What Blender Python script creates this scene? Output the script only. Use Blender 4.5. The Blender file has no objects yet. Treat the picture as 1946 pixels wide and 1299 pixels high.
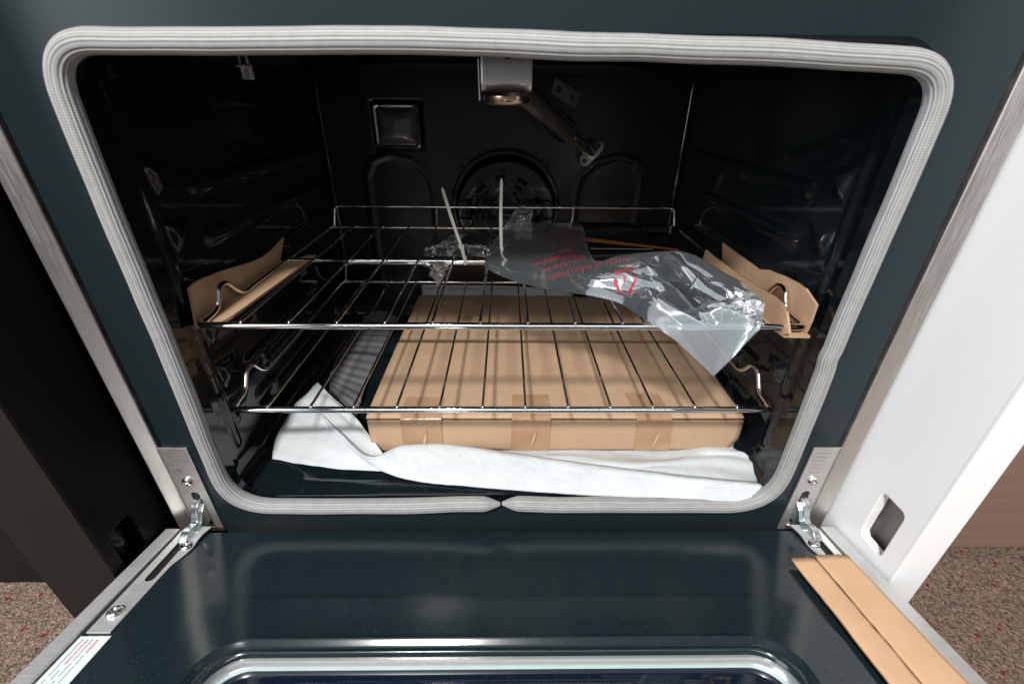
import bpy, bmesh, math, random
import numpy as np
from mathutils import Vector, Matrix, noise
random.seed(7)
scene = bpy.context.scene
COL = scene.collection
V = Vector
PI = math.pi
# ------------------------------------------------------------------ camera
F_PX, W_PX, H_PX = 846.2582, 1946.0, 1299.0
PITCH, YAW, ROLL = .502, -.0152, .0098
CAM = V((.0027, -.3638, -.0212))
def _axes():
    cp, sp = math.cos(PITCH), math.sin(PITCH)
    f, r, u = V((0, cp, -sp)), V((1, 0, 0)), V((0, sp, cp))
    Y = Matrix.Rotation(YAW, 3, 'Z')
    f, r, u = Y @ f, Y @ r, Y @ u
    c, s = math.cos(ROLL), math.sin(ROLL)
    return c*r+s*u, -s*r+c*u, f
CR, CU, CF = _axes()
cam_data = bpy.data.cameras.new('camera')
cam = bpy.data.objects.new('camera', cam_data)
COL.objects.link(cam)
cam.matrix_world = Matrix(((CR.x, CU.x, -CF.x, CAM.x), (CR.y, CU.y, -CF.y, CAM.y), (CR.z, CU.z, -CF.z, CAM.z), (0, 0, 0, 1)))
cam_data.sensor_width = 36
cam_data.lens = 36*F_PX/W_PX
cam_data.clip_start = .01
cam_data.clip_end = 50
cam_data.dof.use_dof = True
cam_data.dof.focus_distance = .56
cam_data.dof.aperture_fstop = 7.0
scene.camera = cam
scene.view_settings.view_transform = 'Standard'
scene.view_settings.look = 'None'
scene.view_settings.exposure = 0
scene.view_settings.gamma = 1
# ------------------------------------------------------------------ world + lamps
wd = bpy.data.worlds.new("World"); scene.world = wd
wd.use_nodes = True
wd.node_tree.nodes['Background'].inputs[0].default_value = (.82, .88, .93, 1)
wd.node_tree.nodes['Background'].inputs[1].default_value = .15
def area(name, loc, target, size, power, col=(1, 1, 1), size_y=None, shape=None):
    d = bpy.data.lights.new(name, 'AREA')
    d.energy = power; d.color = col; d.size = size
    d.shape = shape or ('RECTANGLE' if size_y else 'SQUARE')
    if size_y: d.size_y = size_y
    o = bpy.data.objects.new(name, d); COL.objects.link(o)
    o.location = loc
    o.rotation_euler = (V(target)-V(loc)).to_track_quat('-Z', 'Y').to_euler()
    return o
area('key_lamp', (-.40, -1.42, 1.48), (0, .15, -.33), .22, 66, (1, .985, .96), shape='DISK')
area('rail_fill', (0, -2.5, 1.55), (0, .1, -.25), 3.0, 26, (1, .985, .97), size_y=.3)  # unseen wide fill, added for long highlights on the chrome rails
area('left_fill', (-1.9, -1.5, .45), (0, 0, -.2), 1.3, 30, (.93, .97, 1), size_y=1.7)  # unseen fill lamp, added to brighten the left trim and white cabinet

# ------------------------------------------------------------------ helpers
def at(px, py, ax, val):
    """the point where the sight line through a photo pixel meets the plane coord[ax]=val"""
    d = CR*((px-W_PX/2)/F_PX) - CU*((py-H_PX/2)/F_PX) + CF
    return CAM + d*((val-CAM[ax])/d[ax])
def tag(o, label=None, cat=None, group=None, kind=None):
    if label: o['label'] = label
    if cat: o['category'] = cat
    if group: o['group'] = group
    if kind: o['kind'] = kind
    return o
def empty(name, loc, label, cat, group=None):
    o = bpy.data.objects.new(name, None); COL.objects.link(o)
    o.location = loc; o.empty_display_size = .05
    return tag(o, label, cat, group)
def link(name, me, parent=None, loc=None):
    o = bpy.data.objects.new(name, me); COL.objects.link(o)
    if parent is not None:
        o.parent = parent
        w = V((0, 0, 0)); p = parent
        while p is not None:
            w += p.location; p = p.parent
        o.location = (V(loc) if loc else V((0, 0, 0))) - w
    elif loc: o.location = loc
    return o
def mk(name, verts, faces, mat, parent=None, smooth=True, sharp=40, uvs=None):
    me = bpy.data.meshes.new(name)
    me.from_pydata([tuple(v) for v in verts], [], faces)
    me.materials.append(mat)
    if uvs is not None:
        ul = me.uv_layers.new(name='UVMap')
        li = np.empty(len(me.loops), dtype=np.int32); me.loops.foreach_get('vertex_index', li)
        ul.data.foreach_set('uv', np.asarray(uvs, dtype=np.float32)[li].ravel())
    bm = bmesh.new(); bm.from_mesh(me)
    bmesh.ops.recalc_face_normals(bm, faces=bm.faces); bm.to_mesh(me); bm.free()
    if smooth:
        me.polygons.foreach_set('use_smooth', [True]*len(me.polygons))
        me.set_sharp_from_angle(angle=math.radians(sharp))
    me.update()
    return link(name, me, parent)
def bev(o, w=.001, seg=2):
    m = o.modifiers.new('bevel', 'BEVEL'); m.width = w; m.segments = seg; m.limit_method = 'ANGLE'
    return o
def solid(o, t, off=-1):
    m = o.modifiers.new('thickness', 'SOLIDIFY'); m.thickness = t; m.offset = off
    return o
def box(name, lo, hi, mat, parent=None, bevel=.001, seg=2):
    x0, y0, z0 = lo; x1, y1, z1 = hi
    vs = [(x, y, z) for x in (x0, x1) for y in (y0, y1) for z in (z0, z1)]
    fs = [(0, 1, 3, 2), (4, 6, 7, 5), (0, 4, 5, 1), (2, 3, 7, 6), (0, 2, 6, 4), (1, 5, 7, 3)]
    o = mk(name, vs, fs, mat, parent, smooth=False)
    if bevel: bev(o, bevel, seg)
    return o
def fillet(pts, r, n=6, closed=False):
    pts = [V(p) for p in pts]; out = []
    N = len(pts)
    for i, p in enumerate(pts):
        if not closed and i in (0, N-1): out.append(p); continue
        a, b = pts[i-1], pts[(i+1) % N]
        rr = r[i] if isinstance(r, (list, tuple)) else r
        la, lb = (a-p).length, (b-p).length
        k = min(rr, la*.48, lb*.48)
        if k < 1e-6: out.append(p); continue
        A, B = p+(a-p)*(k/la), p+(b-p)*(k/lb)
        for j in range(n+1):
            t = j/n
            out.append((1-t)**2*A+2*t*(1-t)*p+t*t*B)
    return out
def resample(pts, step, closed=False):
    P = list(pts)+([pts[0]] if closed else [])
    L = [0]
    for a, b in zip(P, P[1:]): L.append(L[-1]+(b-a).length)
    n = max(2, int(L[-1]/step)); out = []; j = 0
    for i in range(n if closed else n+1):
        s = L[-1]*i/n
        while j < len(L)-2 and L[j+1] < s: j += 1
        t = (s-L[j])/max(1e-9, L[j+1]-L[j])
        out.append(P[j].lerp(P[j+1], min(1, max(0, t))))
    return out
def tube_data(pts, r, seg=10, closed=False, rib=None, cap=True, flat=None):
    pts = [V(p) for p in pts]; N = len(pts); vs, fs, uv = [], [], []
    tan = []
    for i in range(N):
        a = pts[i-1] if (i > 0 or closed) else pts[i]
        b = pts[(i+1) % N] if (i < N-1 or closed) else pts[i]
        tan.append((b-a).normalized())
    n = tan[0].orthogonal().normalized(); L = 0
    for i in range(N):
        if i:
            n = (n-tan[i]*n.dot(tan[i])).normalized(); L += (pts[i]-pts[i-1]).length
        b = tan[i].cross(n)
        ri = r(i/(N-1)) if callable(r) else r
        for k in range(seg):
            th = 2*PI*k/seg
            q = ri*(1+(rib(th, L) if rib else 0))
            vs.append(pts[i]+(n*math.cos(th)+b*math.sin(th))*q); uv.append((L, k/seg))
    for i in range(N if closed else N-1):
        for k in range(seg):
            a, c = i*seg, ((i+1) % N)*seg
            fs.append((a+k, a+(k+1) % seg, c+(k+1) % seg, c+k))
    if cap and not closed:
        fs.append(tuple(range(seg))[::-1]); fs.append(tuple((N-1)*seg+k for k in range(seg)))
    return vs, fs, uv
def tube(name, pts, r, mat, parent=None, seg=10, closed=False, **kw):
    vs, fs, uv = tube_data(pts, r, seg, closed, **kw)
    return mk(name, vs, fs, mat, parent, uvs=uv, sharp=60)
def grid(name, fn, nu, nv, mat, parent=None, sharp=50, uvs=False, skip=None):
    vs = [fn(i/nu, j/nv) for i in range(nu+1) for j in range(nv+1)]
    uv = [(i/nu, j/nv) for i in range(nu+1) for j in range(nv+1)]
    fs = [(i*(nv+1)+j, (i+1)*(nv+1)+j, (i+1)*(nv+1)+j+1, i*(nv+1)+j+1) for i in range(nu) for j in range(nv) if not (skip and skip((i+.5)/nu, (j+.5)/nv))]
    return mk(name, vs, fs, mat, parent, sharp=sharp, uvs=uv)
def slab(name, poly, thick, mat, fn, parent=None, bevel=.0006, holes=()):
    """a plate with an outline (and holes) in 2-D; fn(a,b,h) places it, h from 0 to thick"""
    bm = bmesh.new(); edges = []
    for loop in [poly]+list(holes):
        vv = [bm.verts.new((p[0], p[1], 0)) for p in loop]
        edges += [bm.edges.new((vv[i], vv[(i+1) % len(vv)])) for i in range(len(vv))]
    bmesh.ops.triangle_fill(bm, use_beauty=True, use_dissolve=False, edges=edges)
    if holes:
        def inside(p, lp):
            c = False
            for i in range(len(lp)):
                a, b = lp[i-1], lp[i]
                if (a[1] > p[1]) != (b[1] > p[1]) and p[0] < (b[0]-a[0])*(p[1]-a[1])/(b[1]-a[1])+a[0]: c = not c
            return c
        dead = [f for f in bm.faces if any(inside(f.calc_center_median(), h) for h in holes)]
        if dead: bmesh.ops.delete(bm, geom=dead, context='FACES')
    bmesh.ops.dissolve_limit(bm, angle_limit=.01, verts=bm.verts, edges=bm.edges)
    r = bmesh.ops.extrude_face_region(bm, geom=bm.faces[:])
    for e in r['geom']:
        if isinstance(e, bmesh.types.BMVert): e.co.z = thick
    bmesh.ops.recalc_face_normals(bm, faces=bm.faces)
    for v in bm.verts: v.co = fn(v.co.x, v.co.y, v.co.z)
    bmesh.ops.recalc_face_normals(bm, faces=bm.faces)
    me = bpy.data.meshes.new(name); bm.to_mesh(me); bm.free(); me.materials.append(mat)
    o = link(name, me, parent)
    if bevel: bev(o, bevel, 2)
    return o
def rrect(cx, cy, hx, hy, r, n=8, m=6):
    """rounded rectangle, corner by corner, with m points along each straight"""
    out = []
    cs = [(cx+hx-r, cy+hy-r, 0), (cx-hx+r, cy+hy-r, PI/2), (cx-hx+r, cy-hy+r, PI), (cx+hx-r, cy-hy+r, 3*PI/2)]
    for q in range(4):
        x, y, a0 = cs[q]
        arc = [(x+r*math.cos(a0+PI/2*i/n), y+r*math.sin(a0+PI/2*i/n)) for i in range(n+1)]
        out += arc
        x2, y2, a2 = cs[(q+1) % 4]
        e = (x2+r*math.cos(a2), y2+r*math.sin(a2)); s = arc[-1]
        out += [(s[0]+(e[0]-s[0])*i/m, s[1]+(e[1]-s[1])*i/m) for i in range(1, m)]
    return out
def rings(name, loops, mat, parent=None, fill_first=False, fill_last=False, sharp=50, wn=False):
    vs = []; fs = []; n = len(loops[0])
    for lp in loops: vs += list(lp)
    for i in range(len(loops)-1):
        for k in range(n):
            a, b = i*n, (i+1)*n
            fs.append((a+k, a+(k+1) % n, b+(k+1) % n, b+k))
    if fill_first: fs.append(tuple(range(n)))
    if fill_last: fs.append(tuple((len(loops)-1)*n+k for k in range(n)))
    o = mk(name, vs, fs, mat, parent, sharp=sharp)
    if wn:
        m = o.modifiers.new('weighted', 'WEIGHTED_NORMAL'); m.weight = 100; m.keep_sharp = True
    return o
def sstep(a, b, x):
    t = min(1, max(0, (x-a)/(b-a))); return t*t*(3-2*t)
def seg_d(p, a, b):
    ax, ay = a; bx, by = b; dx, dy = bx-ax, by-ay
    t = max(0, min(1, ((p[0]-ax)*dx+(p[1]-ay)*dy)/(dx*dx+dy*dy+1e-12)))
    return math.hypot(p[0]-ax-t*dx, p[1]-ay-t*dy)

# ------------------------------------------------------------------ materials
def material(name):
    m = bpy.data.materials.new(name); m.use_nodes = True
    nt = m.node_tree; b = nt.nodes['Principled BSDF']
    return m, nt, b
def N(nt, t, **kw):
    n = nt.nodes.new(t)
    for k, v in kw.items():
        if k in n.inputs: n.inputs[k].default_value = v
        else: setattr(n, k, v)
    return n
def coords(nt, scale=(1, 1, 1), kind='Object'):
    tc = N(nt, 'ShaderNodeTexCoord'); mp = N(nt, 'ShaderNodeMapping')
    mp.inputs['Scale'].default_value = scale
    nt.links.new(tc.outputs[kind], mp.inputs[0]); return mp.outputs[0]
def ramp(nt, fac, stops):
    r = N(nt, 'ShaderNodeValToRGB')
    e = r.color_ramp.elements
    while len(e) < len(stops): e.new(.5)
    for i, (p, c) in enumerate(stops):
        e[i].position = p; e[i].color = (*c, 1) if len(c) == 3 else c
    nt.links.new(fac, r.inputs[0]); return r.outputs[0]
def bump(nt, b, h, strength=.2, dist=.001):
    n = N(nt, 'ShaderNodeBump', Strength=strength, Distance=dist)
    nt.links.new(h, n.inputs['Height']); nt.links.new(n.outputs[0], b.inputs['Normal']); return n
def enamel(name, col, rough, flecks=0., coat=0., ior=1.5):
    m, nt, b = material(name)
    b.inputs['IOR'].default_value = ior
    b.inputs['Roughness'].default_value = rough
    b.inputs['Base Color'].default_value = (*col, 1)
    b.inputs['Coat Weight'].default_value = coat
    b.inputs['Coat Roughness'].default_value = .06
    c = coords(nt)
    no = N(nt, 'ShaderNodeTexNoise', Scale=60., Detail=3.); nt.links.new(c, no.inputs['Vector'])
    bump(nt, b, no.outputs[0], .03, .001)
    if flecks:
        vo = N(nt, 'ShaderNodeTexVoronoi', Scale=640.); nt.links.new(c, vo.inputs['Vector'])
        spot = ramp(nt, vo.outputs['Distance'], [(.06, (1, 1, 1)), (.16, (0, 0, 0))])
        sep = N(nt, 'ShaderNodeSeparateColor'); nt.links.new(vo.outputs['Color'], sep.inputs[0])
        sel = ramp(nt, sep.outputs[0], [(.72, (0, 0, 0)), (1., (flecks,)*3)])
        mu = N(nt, 'ShaderNodeMath', operation='MULTIPLY'); nt.links.new(spot, mu.inputs[0]); nt.links.new(sel, mu.inputs[1])
        mx = N(nt, 'ShaderNodeMix', data_type='RGBA'); nt.links.new(mu.outputs[0], mx.inputs[0])
        mx.inputs[6].default_value = (*col, 1); mx.inputs[7].default_value = (.75, .8, .82, 1)
        nt.links.new(mx.outputs[2], b.inputs['Base Color'])
    return m
M_FRAME = enamel('frame_enamel', (.0115, .0195, .0230), .30, .08, ior=1.36)
M_DOOR = enamel('door_enamel', (.0105, .020, .0245), .17, .5, ior=1.65)
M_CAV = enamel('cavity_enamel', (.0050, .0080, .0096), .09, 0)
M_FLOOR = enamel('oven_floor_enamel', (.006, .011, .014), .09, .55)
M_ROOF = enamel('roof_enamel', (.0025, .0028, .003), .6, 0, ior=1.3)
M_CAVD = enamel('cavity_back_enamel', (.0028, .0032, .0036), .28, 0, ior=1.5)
def metal(name, col, rough, brushed=None, bs=.15, met=1.):
    m, nt, b = material(name)
    b.inputs['Metallic'].default_value = met; b.inputs['Base Color'].default_value = (*col, 1); b.inputs['Roughness'].default_value = rough
    if brushed:
        c = coords(nt, brushed)
        no = N(nt, 'ShaderNodeTexNoise', Scale=1., Detail=4., Roughness=.7); nt.links.new(c, no.inputs['Vector'])
        bump(nt, b, no.outputs[0], bs, .0006)
        r = ramp(nt, no.outputs[0], [(.3, (rough*.8,)*3), (.7, (rough*1.35,)*3)]); nt.links.new(r, b.inputs['Roughness'])
        cc = ramp(nt, no.outputs[0], [(.3, tuple(x*.86 for x in col)), (.7, col)]); nt.links.new(cc, b.inputs['Base Color'])
    return m
M_STEEL = metal('brushed_steel', (.53, .505, .485), .40, (900, 30, 30), .10, met=.95)
M_STEELV = metal('plate_steel', (.64, .62, .60), .44, (40, 40, 1200), .1, met=.85)
M_STEELD = metal('door_steel', (.74, .735, .73), .42, (30, 900, 30), .06, met=.6)
M_CHROME = metal('chrome', (.82, .83, .84), .07)
M_ZINC = metal('zinc_plated_steel', (.62, .68, .70), .30, (160, 160, 160), .2)
M_CLIP = metal('scored_steel', (.70, .69, .67), .36, (900, 8, 8), .35, met=.85)
M_SCREW = metal('screw_steel', (.72, .71, .69), .2)
M_DARKMETAL = metal('tarnished_tube_steel', (.46, .42, .38), .25, (40, 40, 40), .1)
M_WIN = metal('window_channel_steel', (.80, .81, .81), .26, met=.75)
def simple(name, col, rough, nscale=0, nb=.1, var=.12, spec=None, sss=0):
    m, nt, b = material(name)
    b.inputs['Roughness'].default_value = rough; b.inputs['Base Color'].default_value = (*col, 1)
    if spec is not None: b.inputs['Specular IOR Level'].default_value = spec
    if nscale:
        c = coords(nt); no = N(nt, 'ShaderNodeTexNoise', Scale=float(nscale), Detail=5., Roughness=.6); nt.links.new(c, no.inputs['Vector'])
        cc = ramp(nt, no.outputs[0], [(.25, tuple(x*(1-var) for x in col)), (.75, tuple(min(1, x*(1+var)) for x in col))])
        nt.links.new(cc, b.inputs['Base Color']); bump(nt, b, no.outputs[0], nb, .002)
    return m
M_BLACK = simple('matte_black', (.006, .006, .006), .6)
def cardboard(name, col, fl=(1, 0, 0), fpitch=.006, var=.10):
    m, nt, b = material(name)
    b.inputs['Roughness'].default_value = .72; b.inputs['Specular IOR Level'].default_value = .25
    c = coords(nt)
    no = N(nt, 'ShaderNodeTexNoise', Scale=28., Detail=6., Roughness=.65); nt.links.new(c, no.inputs['Vector'])
    c2 = coords(nt, (fl[0]*900+30, fl[1]*900+30, fl[2]*900+30))
    fi = N(nt, 'ShaderNodeTexNoise', Scale=1., Detail=2.); nt.links.new(c2, fi.inputs['Vector'])
    wv = N(nt, 'ShaderNodeTexWave', Scale=1.); wv.bands_direction = 'X'; wv.inputs['Distortion'].default_value = .4
    k = 1/(fpitch)*.314
    c3 = coords(nt, (fl[0]*k if fl[0] else 0, k if fl[1] else 0, k if fl[2] else 0))
    mp = N(nt, 'ShaderNodeMapping')
    if fl[1]: mp.inputs['Rotation'].default_value = (0, 0, PI/2)
    nt.links.new(c3, mp.inputs[0]); nt.links.new(mp.outputs[0], wv.inputs['Vector'])
    mi = N(nt, 'ShaderNodeMix', data_type='FLOAT'); mi.inputs[0].default_value = .45
    nt.links.new(no.outputs[0], mi.inputs[2]); nt.links.new(fi.outputs[0], mi.inputs[3])
    cc = ramp(nt, mi.outputs[0], [(.3, tuple(x*(1-var) for x in col)), (.7, tuple(x*(1+var*.7) for x in col))])
    nt.links.new(cc, b.inputs['Base Color'])
    bump(nt, b, wv.outputs[1], .10, .0006)
    return m
M_CARD = cardboard('cardboard', (.47, .305, .19), (0, 0, 0))
M_CARDB = cardboard('box_cardboard', (.46, .31, .20), (.12, 0, 0), .0075, var=.07)
M_CARDE = cardboard('cardboard_edge', (.13, .075, .042), (0, 0, 0))
M_CARDD = cardboard('strip_cardboard', (.68, .43, .26), (0, 0, 0), .008, var=.09)
def tape():
    m, nt, b = material('packing_tape')
    b.inputs['Base Color'].default_value = (.40, .22, .105, 1); b.inputs['Roughness'].default_value = .22
    b.inputs['Specular IOR Level'].default_value = .5
    c = coords(nt); no = N(nt, 'ShaderNodeTexNoise', Scale=45., Detail=4.); nt.links.new(c, no.inputs['Vector'])
    cc = ramp(nt, no.outputs[0], [(.3, (.36, .215, .12)), (.62, (.41, .255, .15)), (.8, (.48, .32, .20))]); nt.links.new(cc, b.inputs['Base Color'])
    bump(nt, b, no.outputs[0], .25, .002); return m
M_TAPE = tape()
M_TAPEC = simple('tape_bubble', (.50, .34, .22), .15, 120, .4)
def foam(name, col, ribs=0):
    m, nt, b = material(name)
    b.inputs['Roughness'].default_value = .62; b.inputs['Specular IOR Level'].default_value = .35
    c = coords(nt); vo = N(nt, 'ShaderNodeTexVoronoi', Scale=650.); nt.links.new(c, vo.inputs['Vector'])
    no = N(nt, 'ShaderNodeTexNoise', Scale=40., Detail=6., Roughness=.7); nt.links.new(c, no.inputs['Vector'])
    cc = ramp(nt, no.outputs[0], [(.25, tuple(x*.84 for x in col)), (.7, col)]); nt.links.new(cc, b.inputs['Base Color'])
    mi = N(nt, 'ShaderNodeMix', data_type='FLOAT'); mi.inputs[0].default_value = .5
    nt.links.new(vo.outputs['Distance'], mi.inputs[2]); nt.links.new(no.outputs[0], mi.inputs[3])
    bump(nt, b, mi.outputs[0], .45, .0016); return m
M_FOAM = foam('white_foam', (.60, .635, .655))
M_FOAMG = foam('grey_foam', (.16, .165, .172))
def gasket_mat():
    m, nt, b = material('woven_glass_fibre')
    b.inputs['Roughness'].default_value = .58; b.inputs['Specular IOR Level'].default_value = .4
    tc = N(nt, 'ShaderNodeTexCoord'); mp = N(nt, 'ShaderNodeMapping'); mp.inputs['Scale'].default_value = (1, 1, 1)
    nt.links.new(tc.outputs['UV'], mp.inputs[0])
    w1 = N(nt, 'ShaderNodeTexWave', Scale=170.); w1.bands_direction = 'X'; w1.inputs['Distortion'].default_value = .6; w1.inputs['Detail Scale'].default_value = 2
    w2 = N(nt, 'ShaderNodeTexWave', Scale=7.); w2.bands_direction = 'Y'
    nt.links.new(mp.outputs[0], w1.inputs['Vector']); nt.links.new(mp.outputs[0], w2.inputs['Vector'])
    c = coords(nt); no = N(nt, 'ShaderNodeTexNoise', Scale=90., Detail=5.); nt.links.new(c, no.inputs['Vector'])
    mi = N(nt, 'ShaderNodeMix', data_type='FLOAT'); mi.inputs[0].default_value = .68
    nt.links.new(w1.outputs[1], mi.inputs[2]); nt.links.new(w2.outputs[1], mi.inputs[3])
    m2 = N(nt, 'ShaderNodeMix', data_type='FLOAT'); m2.inputs[0].default_value = .35
    nt.links.new(mi.outputs[0], m2.inputs[2]); nt.links.new(no.outputs[0], m2.inputs[3])
    cc = ramp(nt, m2.outputs[0], [(.15, (.18, .18, .179)), (.75, (.385, .385, .38))]); nt.links.new(cc, b.inputs['Base Color'])
    bump(nt, b, m2.outputs[0], .45, .0008); return m
M_GASK = gasket_mat()
def film(name, milky, rough, tint=(.93, .95, .96), crease=0.):
    m = bpy.data.materials.new(name); m.use_nodes = True; nt = m.node_tree
    nt.nodes.clear(); out = N(nt, 'ShaderNodeOutputMaterial')
    tr = N(nt, 'ShaderNodeBsdfTransparent'); tr.inputs[0].default_value = (*tint, 1)
    df = N(nt, 'ShaderNodeBsdfTranslucent'); df.inputs[0].default_value = (.83, .93, 1, 1)
    d2 = N(nt, 'ShaderNodeBsdfDiffuse'); d2.inputs[0].default_value = (.83, .93, 1, 1)
    mm = N(nt, 'ShaderNodeMixShader'); mm.inputs[0].default_value = .35
    nt.links.new(d2.outputs[0], mm.inputs[1]); nt.links.new(df.outputs[0], mm.inputs[2])
    m1 = N(nt, 'ShaderNodeMixShader'); m1.inputs[0].default_value = milky
    if crease:      # highlights along the folds, painted as whiter film
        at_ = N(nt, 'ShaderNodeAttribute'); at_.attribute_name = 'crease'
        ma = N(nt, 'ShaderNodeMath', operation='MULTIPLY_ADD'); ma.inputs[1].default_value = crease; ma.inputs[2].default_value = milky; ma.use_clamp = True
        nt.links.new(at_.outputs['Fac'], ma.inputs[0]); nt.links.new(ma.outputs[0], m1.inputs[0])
    nt.links.new(tr.outputs[0], m1.inputs[1]); nt.links.new(mm.outputs[0], m1.inputs[2])
    gl = N(nt, 'ShaderNodeBsdfGlossy'); gl.inputs['Roughness'].default_value = rough; gl.inputs[0].default_value = (1, 1, 1, 1)
    c = coords(nt); no = N(nt, 'ShaderNodeTexNoise', Scale=70., Detail=4.); nt.links.new(c, no.inputs['Vector'])
    bp = N(nt, 'ShaderNodeBump', Strength=.10, Distance=.001); nt.links.new(no.outputs[0], bp.inputs['Height'])
    nt.links.new(bp.outputs[0], gl.inputs['Normal'])
    fr = N(nt, 'ShaderNodeLayerWeight'); fr.inputs['Blend'].default_value = .32
    nt.links.new(bp.outputs[0], fr.inputs['Normal'])
    ad = N(nt, 'ShaderNodeMath', operation='MULTIPLY_ADD'); ad.inputs[1].default_value = .65; ad.inputs[2].default_value = .16
    nt.links.new(fr.outputs['Fresnel'], ad.inputs[0])
    m2 = N(nt, 'ShaderNodeMixShader'); nt.links.new(ad.outputs[0], m2.inputs[0])
    nt.links.new(m1.outputs[0], m2.inputs[1]); nt.links.new(gl.outputs[0], m2.inputs[2])
    nt.links.new(m2.outputs[0], out.inputs[0]); return m
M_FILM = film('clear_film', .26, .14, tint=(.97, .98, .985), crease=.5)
M_FILM2 = film('clear_film_under', .11, .16)
M_CRINKLE = film('crinkled_wrap', .03, .16)
M_RED = simple('red_ink', (.36, .03, .045), .5)
M_REDD = simple('fine_red_ink', (.20, .025, .035), .5)
M_INK = simple('black_ink', (.03, .03, .035), .5)
M_STICK = simple('white_sticker', (.78, .86, .88), .3, 40, .02, .03)
M_LABEL = simple('grey_label', (.42, .43, .43), .5, 60, .02, .05)
M_TIE = simple('natural_nylon', (.62, .62, .54), .35, 60, .05, .05)
M_DARKWRAP = simple('black_parcel', (.012, .012, .013), .25, 80, .3, .2)
M_BOOK = simple('dark_packet_cover', (.010, .011, .012), .18, 30, .1, .2)
M_ORANGE = simple('orange_printed_edge', (.30, .10, .022), .5, 200, .1, .3)
M_WHITE = simple('white_laminate', (.88, .89, .90), .38, 3, .02, .02)
M_WHITEC = simple('raw_white_core', (.84, .83, .81), .8, 400, .6, .06)
M_BLACKP = simple('black_panel', (.002, .002, .0022), .5, 8, .02, .1, spec=.2)
M_BROWN = simple('dark_brown_edge', (.0075, .006, .0053), .5, 10, .02, .08, spec=.3)
M_DBROWN = simple('dark_brown_board', (.005, .0042, .0038), .55, 10, .02, .08, spec=.3)
M_INNER = simple('grey_beige_board', (.30, .265, .245), .55, 12, .02, .08)
def wood():
    m, nt, b = material('brown_laminate')
    b.inputs['Roughness'].default_value = .45
    c = coords(nt, (5, 5, 90)); no = N(nt, 'ShaderNodeTexNoise', Scale=1.2, Detail=6., Roughness=.6); nt.links.new(c, no.inputs['Vector'])
    cc = ramp(nt, no.outputs[0], [(.25, (.25, .155, .115)), (.75, (.32, .21, .16))]); nt.links.new(cc, b.inputs['Base Color']); return m
M_WOOD = wood()
def carpet():
    m, nt, b = material('loop_carpet')
    b.inputs['Roughness'].default_value = .95; b.inputs['Specular IOR Level'].default_value = .1
    c = coords(nt, (1, 1, 1))
    no0 = N(nt, 'ShaderNodeTexNoise', Scale=60., Detail=2.); nt.links.new(c, no0.inputs['Vector'])
    mv = N(nt, 'ShaderNodeMix', data_type='RGBA'); mv.inputs[0].default_value = .012
    nt.links.new(c, mv.inputs[6]); nt.links.new(no0.outputs['Color'], mv.inputs[7])
    mp = N(nt, 'ShaderNodeMapping'); mp.inputs['Scale'].default_value = (360, 240, 360); nt.links.new(mv.outputs[2], mp.inputs[0])
    vo = N(nt, 'ShaderNodeTexVoronoi', Scale=1.); nt.links.new(mp.outputs[0], vo.inputs['Vector'])
    sep = N(nt, 'ShaderNodeSeparateColor'); nt.links.new(vo.outputs['Color'], sep.inputs[0])
    loop = ramp(nt, sep.outputs[0], [(0, (.13, .10, .085)), (.25, (.24, .17, .135)), (.5, (.38, .255, .19)), (.75, (.27, .205, .175)), (1, (.46, .325, .245))])
    dk = ramp(nt, vo.outputs['Distance'], [(.2, (1, 1, 1)), (.8, (.55, .53, .52))])
    mu = N(nt, 'ShaderNodeMix', data_type='RGBA', blend_type='MULTIPLY'); mu.inputs[0].default_value = .85
    nt.links.new(loop, mu.inputs[6]); nt.links.new(dk, mu.inputs[7])
    # red tufts
    c2 = coords(nt, (19, 17, 1)); v2 = N(nt, 'ShaderNodeTexVoronoi', Scale=1.); v2.inputs['Randomness'].default_value = .45; v2.voronoi_dimensions = '2D'
    nt.links.new(c2, v2.inputs['Vector'])
    n2 = N(nt, 'ShaderNodeTexNoise', Scale=220.); nt.links.new(c, n2.inputs['Vector'])
    ad = N(nt, 'ShaderNodeMath', operation='MULTIPLY_ADD'); ad.inputs[1].default_value = .06; nt.links.new(n2.outputs[0], ad.inputs[0]); nt.links.new(v2.outputs['Distance'], ad.inputs[2])
    dot = ramp(nt, ad.outputs[0], [(.072, (1, 1, 1)), (.092, (0, 0, 0))])
    mx = N(nt, 'ShaderNodeMix', data_type='RGBA'); nt.links.new(dot, mx.inputs[0]); nt.links.new(mu.outputs[2], mx.inputs[6]); mx.inputs[7].default_value = (.24, .018, .028, 1)
    nt.links.new(mx.outputs[2], b.inputs['Base Color'])
    inv = N(nt, 'ShaderNodeMath', operation='SUBTRACT'); inv.inputs[0].default_value = 1; nt.links.new(vo.outputs['Distance'], inv.inputs[1])
    bump(nt, b, inv.outputs[0], .8, .003); return m
M_CARPET = carpet()
def glassm(name, col, rough=.02):
    m, nt, b = material(name)
    b.inputs['Base Color'].default_value = (*col, 1); b.inputs['Roughness'].default_value = rough
    b.inputs['Coat Weight'].default_value = .5; b.inputs['Coat Roughness'].default_value = .02; return m
M_TUBE = metal('tube_steel', (.64, .60, .55), .22, met=.92)
M_DSTEEL = simple('dark_bracket_steel', (.035, .035, .036), .4, 60, .05, .15)
M_GLASS = glassm('dark_door_glass', (.006, .011, .022))
M_GEDGE = simple('ground_glass_edge', (.40, .50, .49), .2, 60, .05, .05)
M_LAMP = glassm('lamp_glass', (.10, .105, .105), .15)
M_DISC = metal('copper_tinted_disc', (.62, .45, .36), .25, (60, 60, 60), .2)

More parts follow.
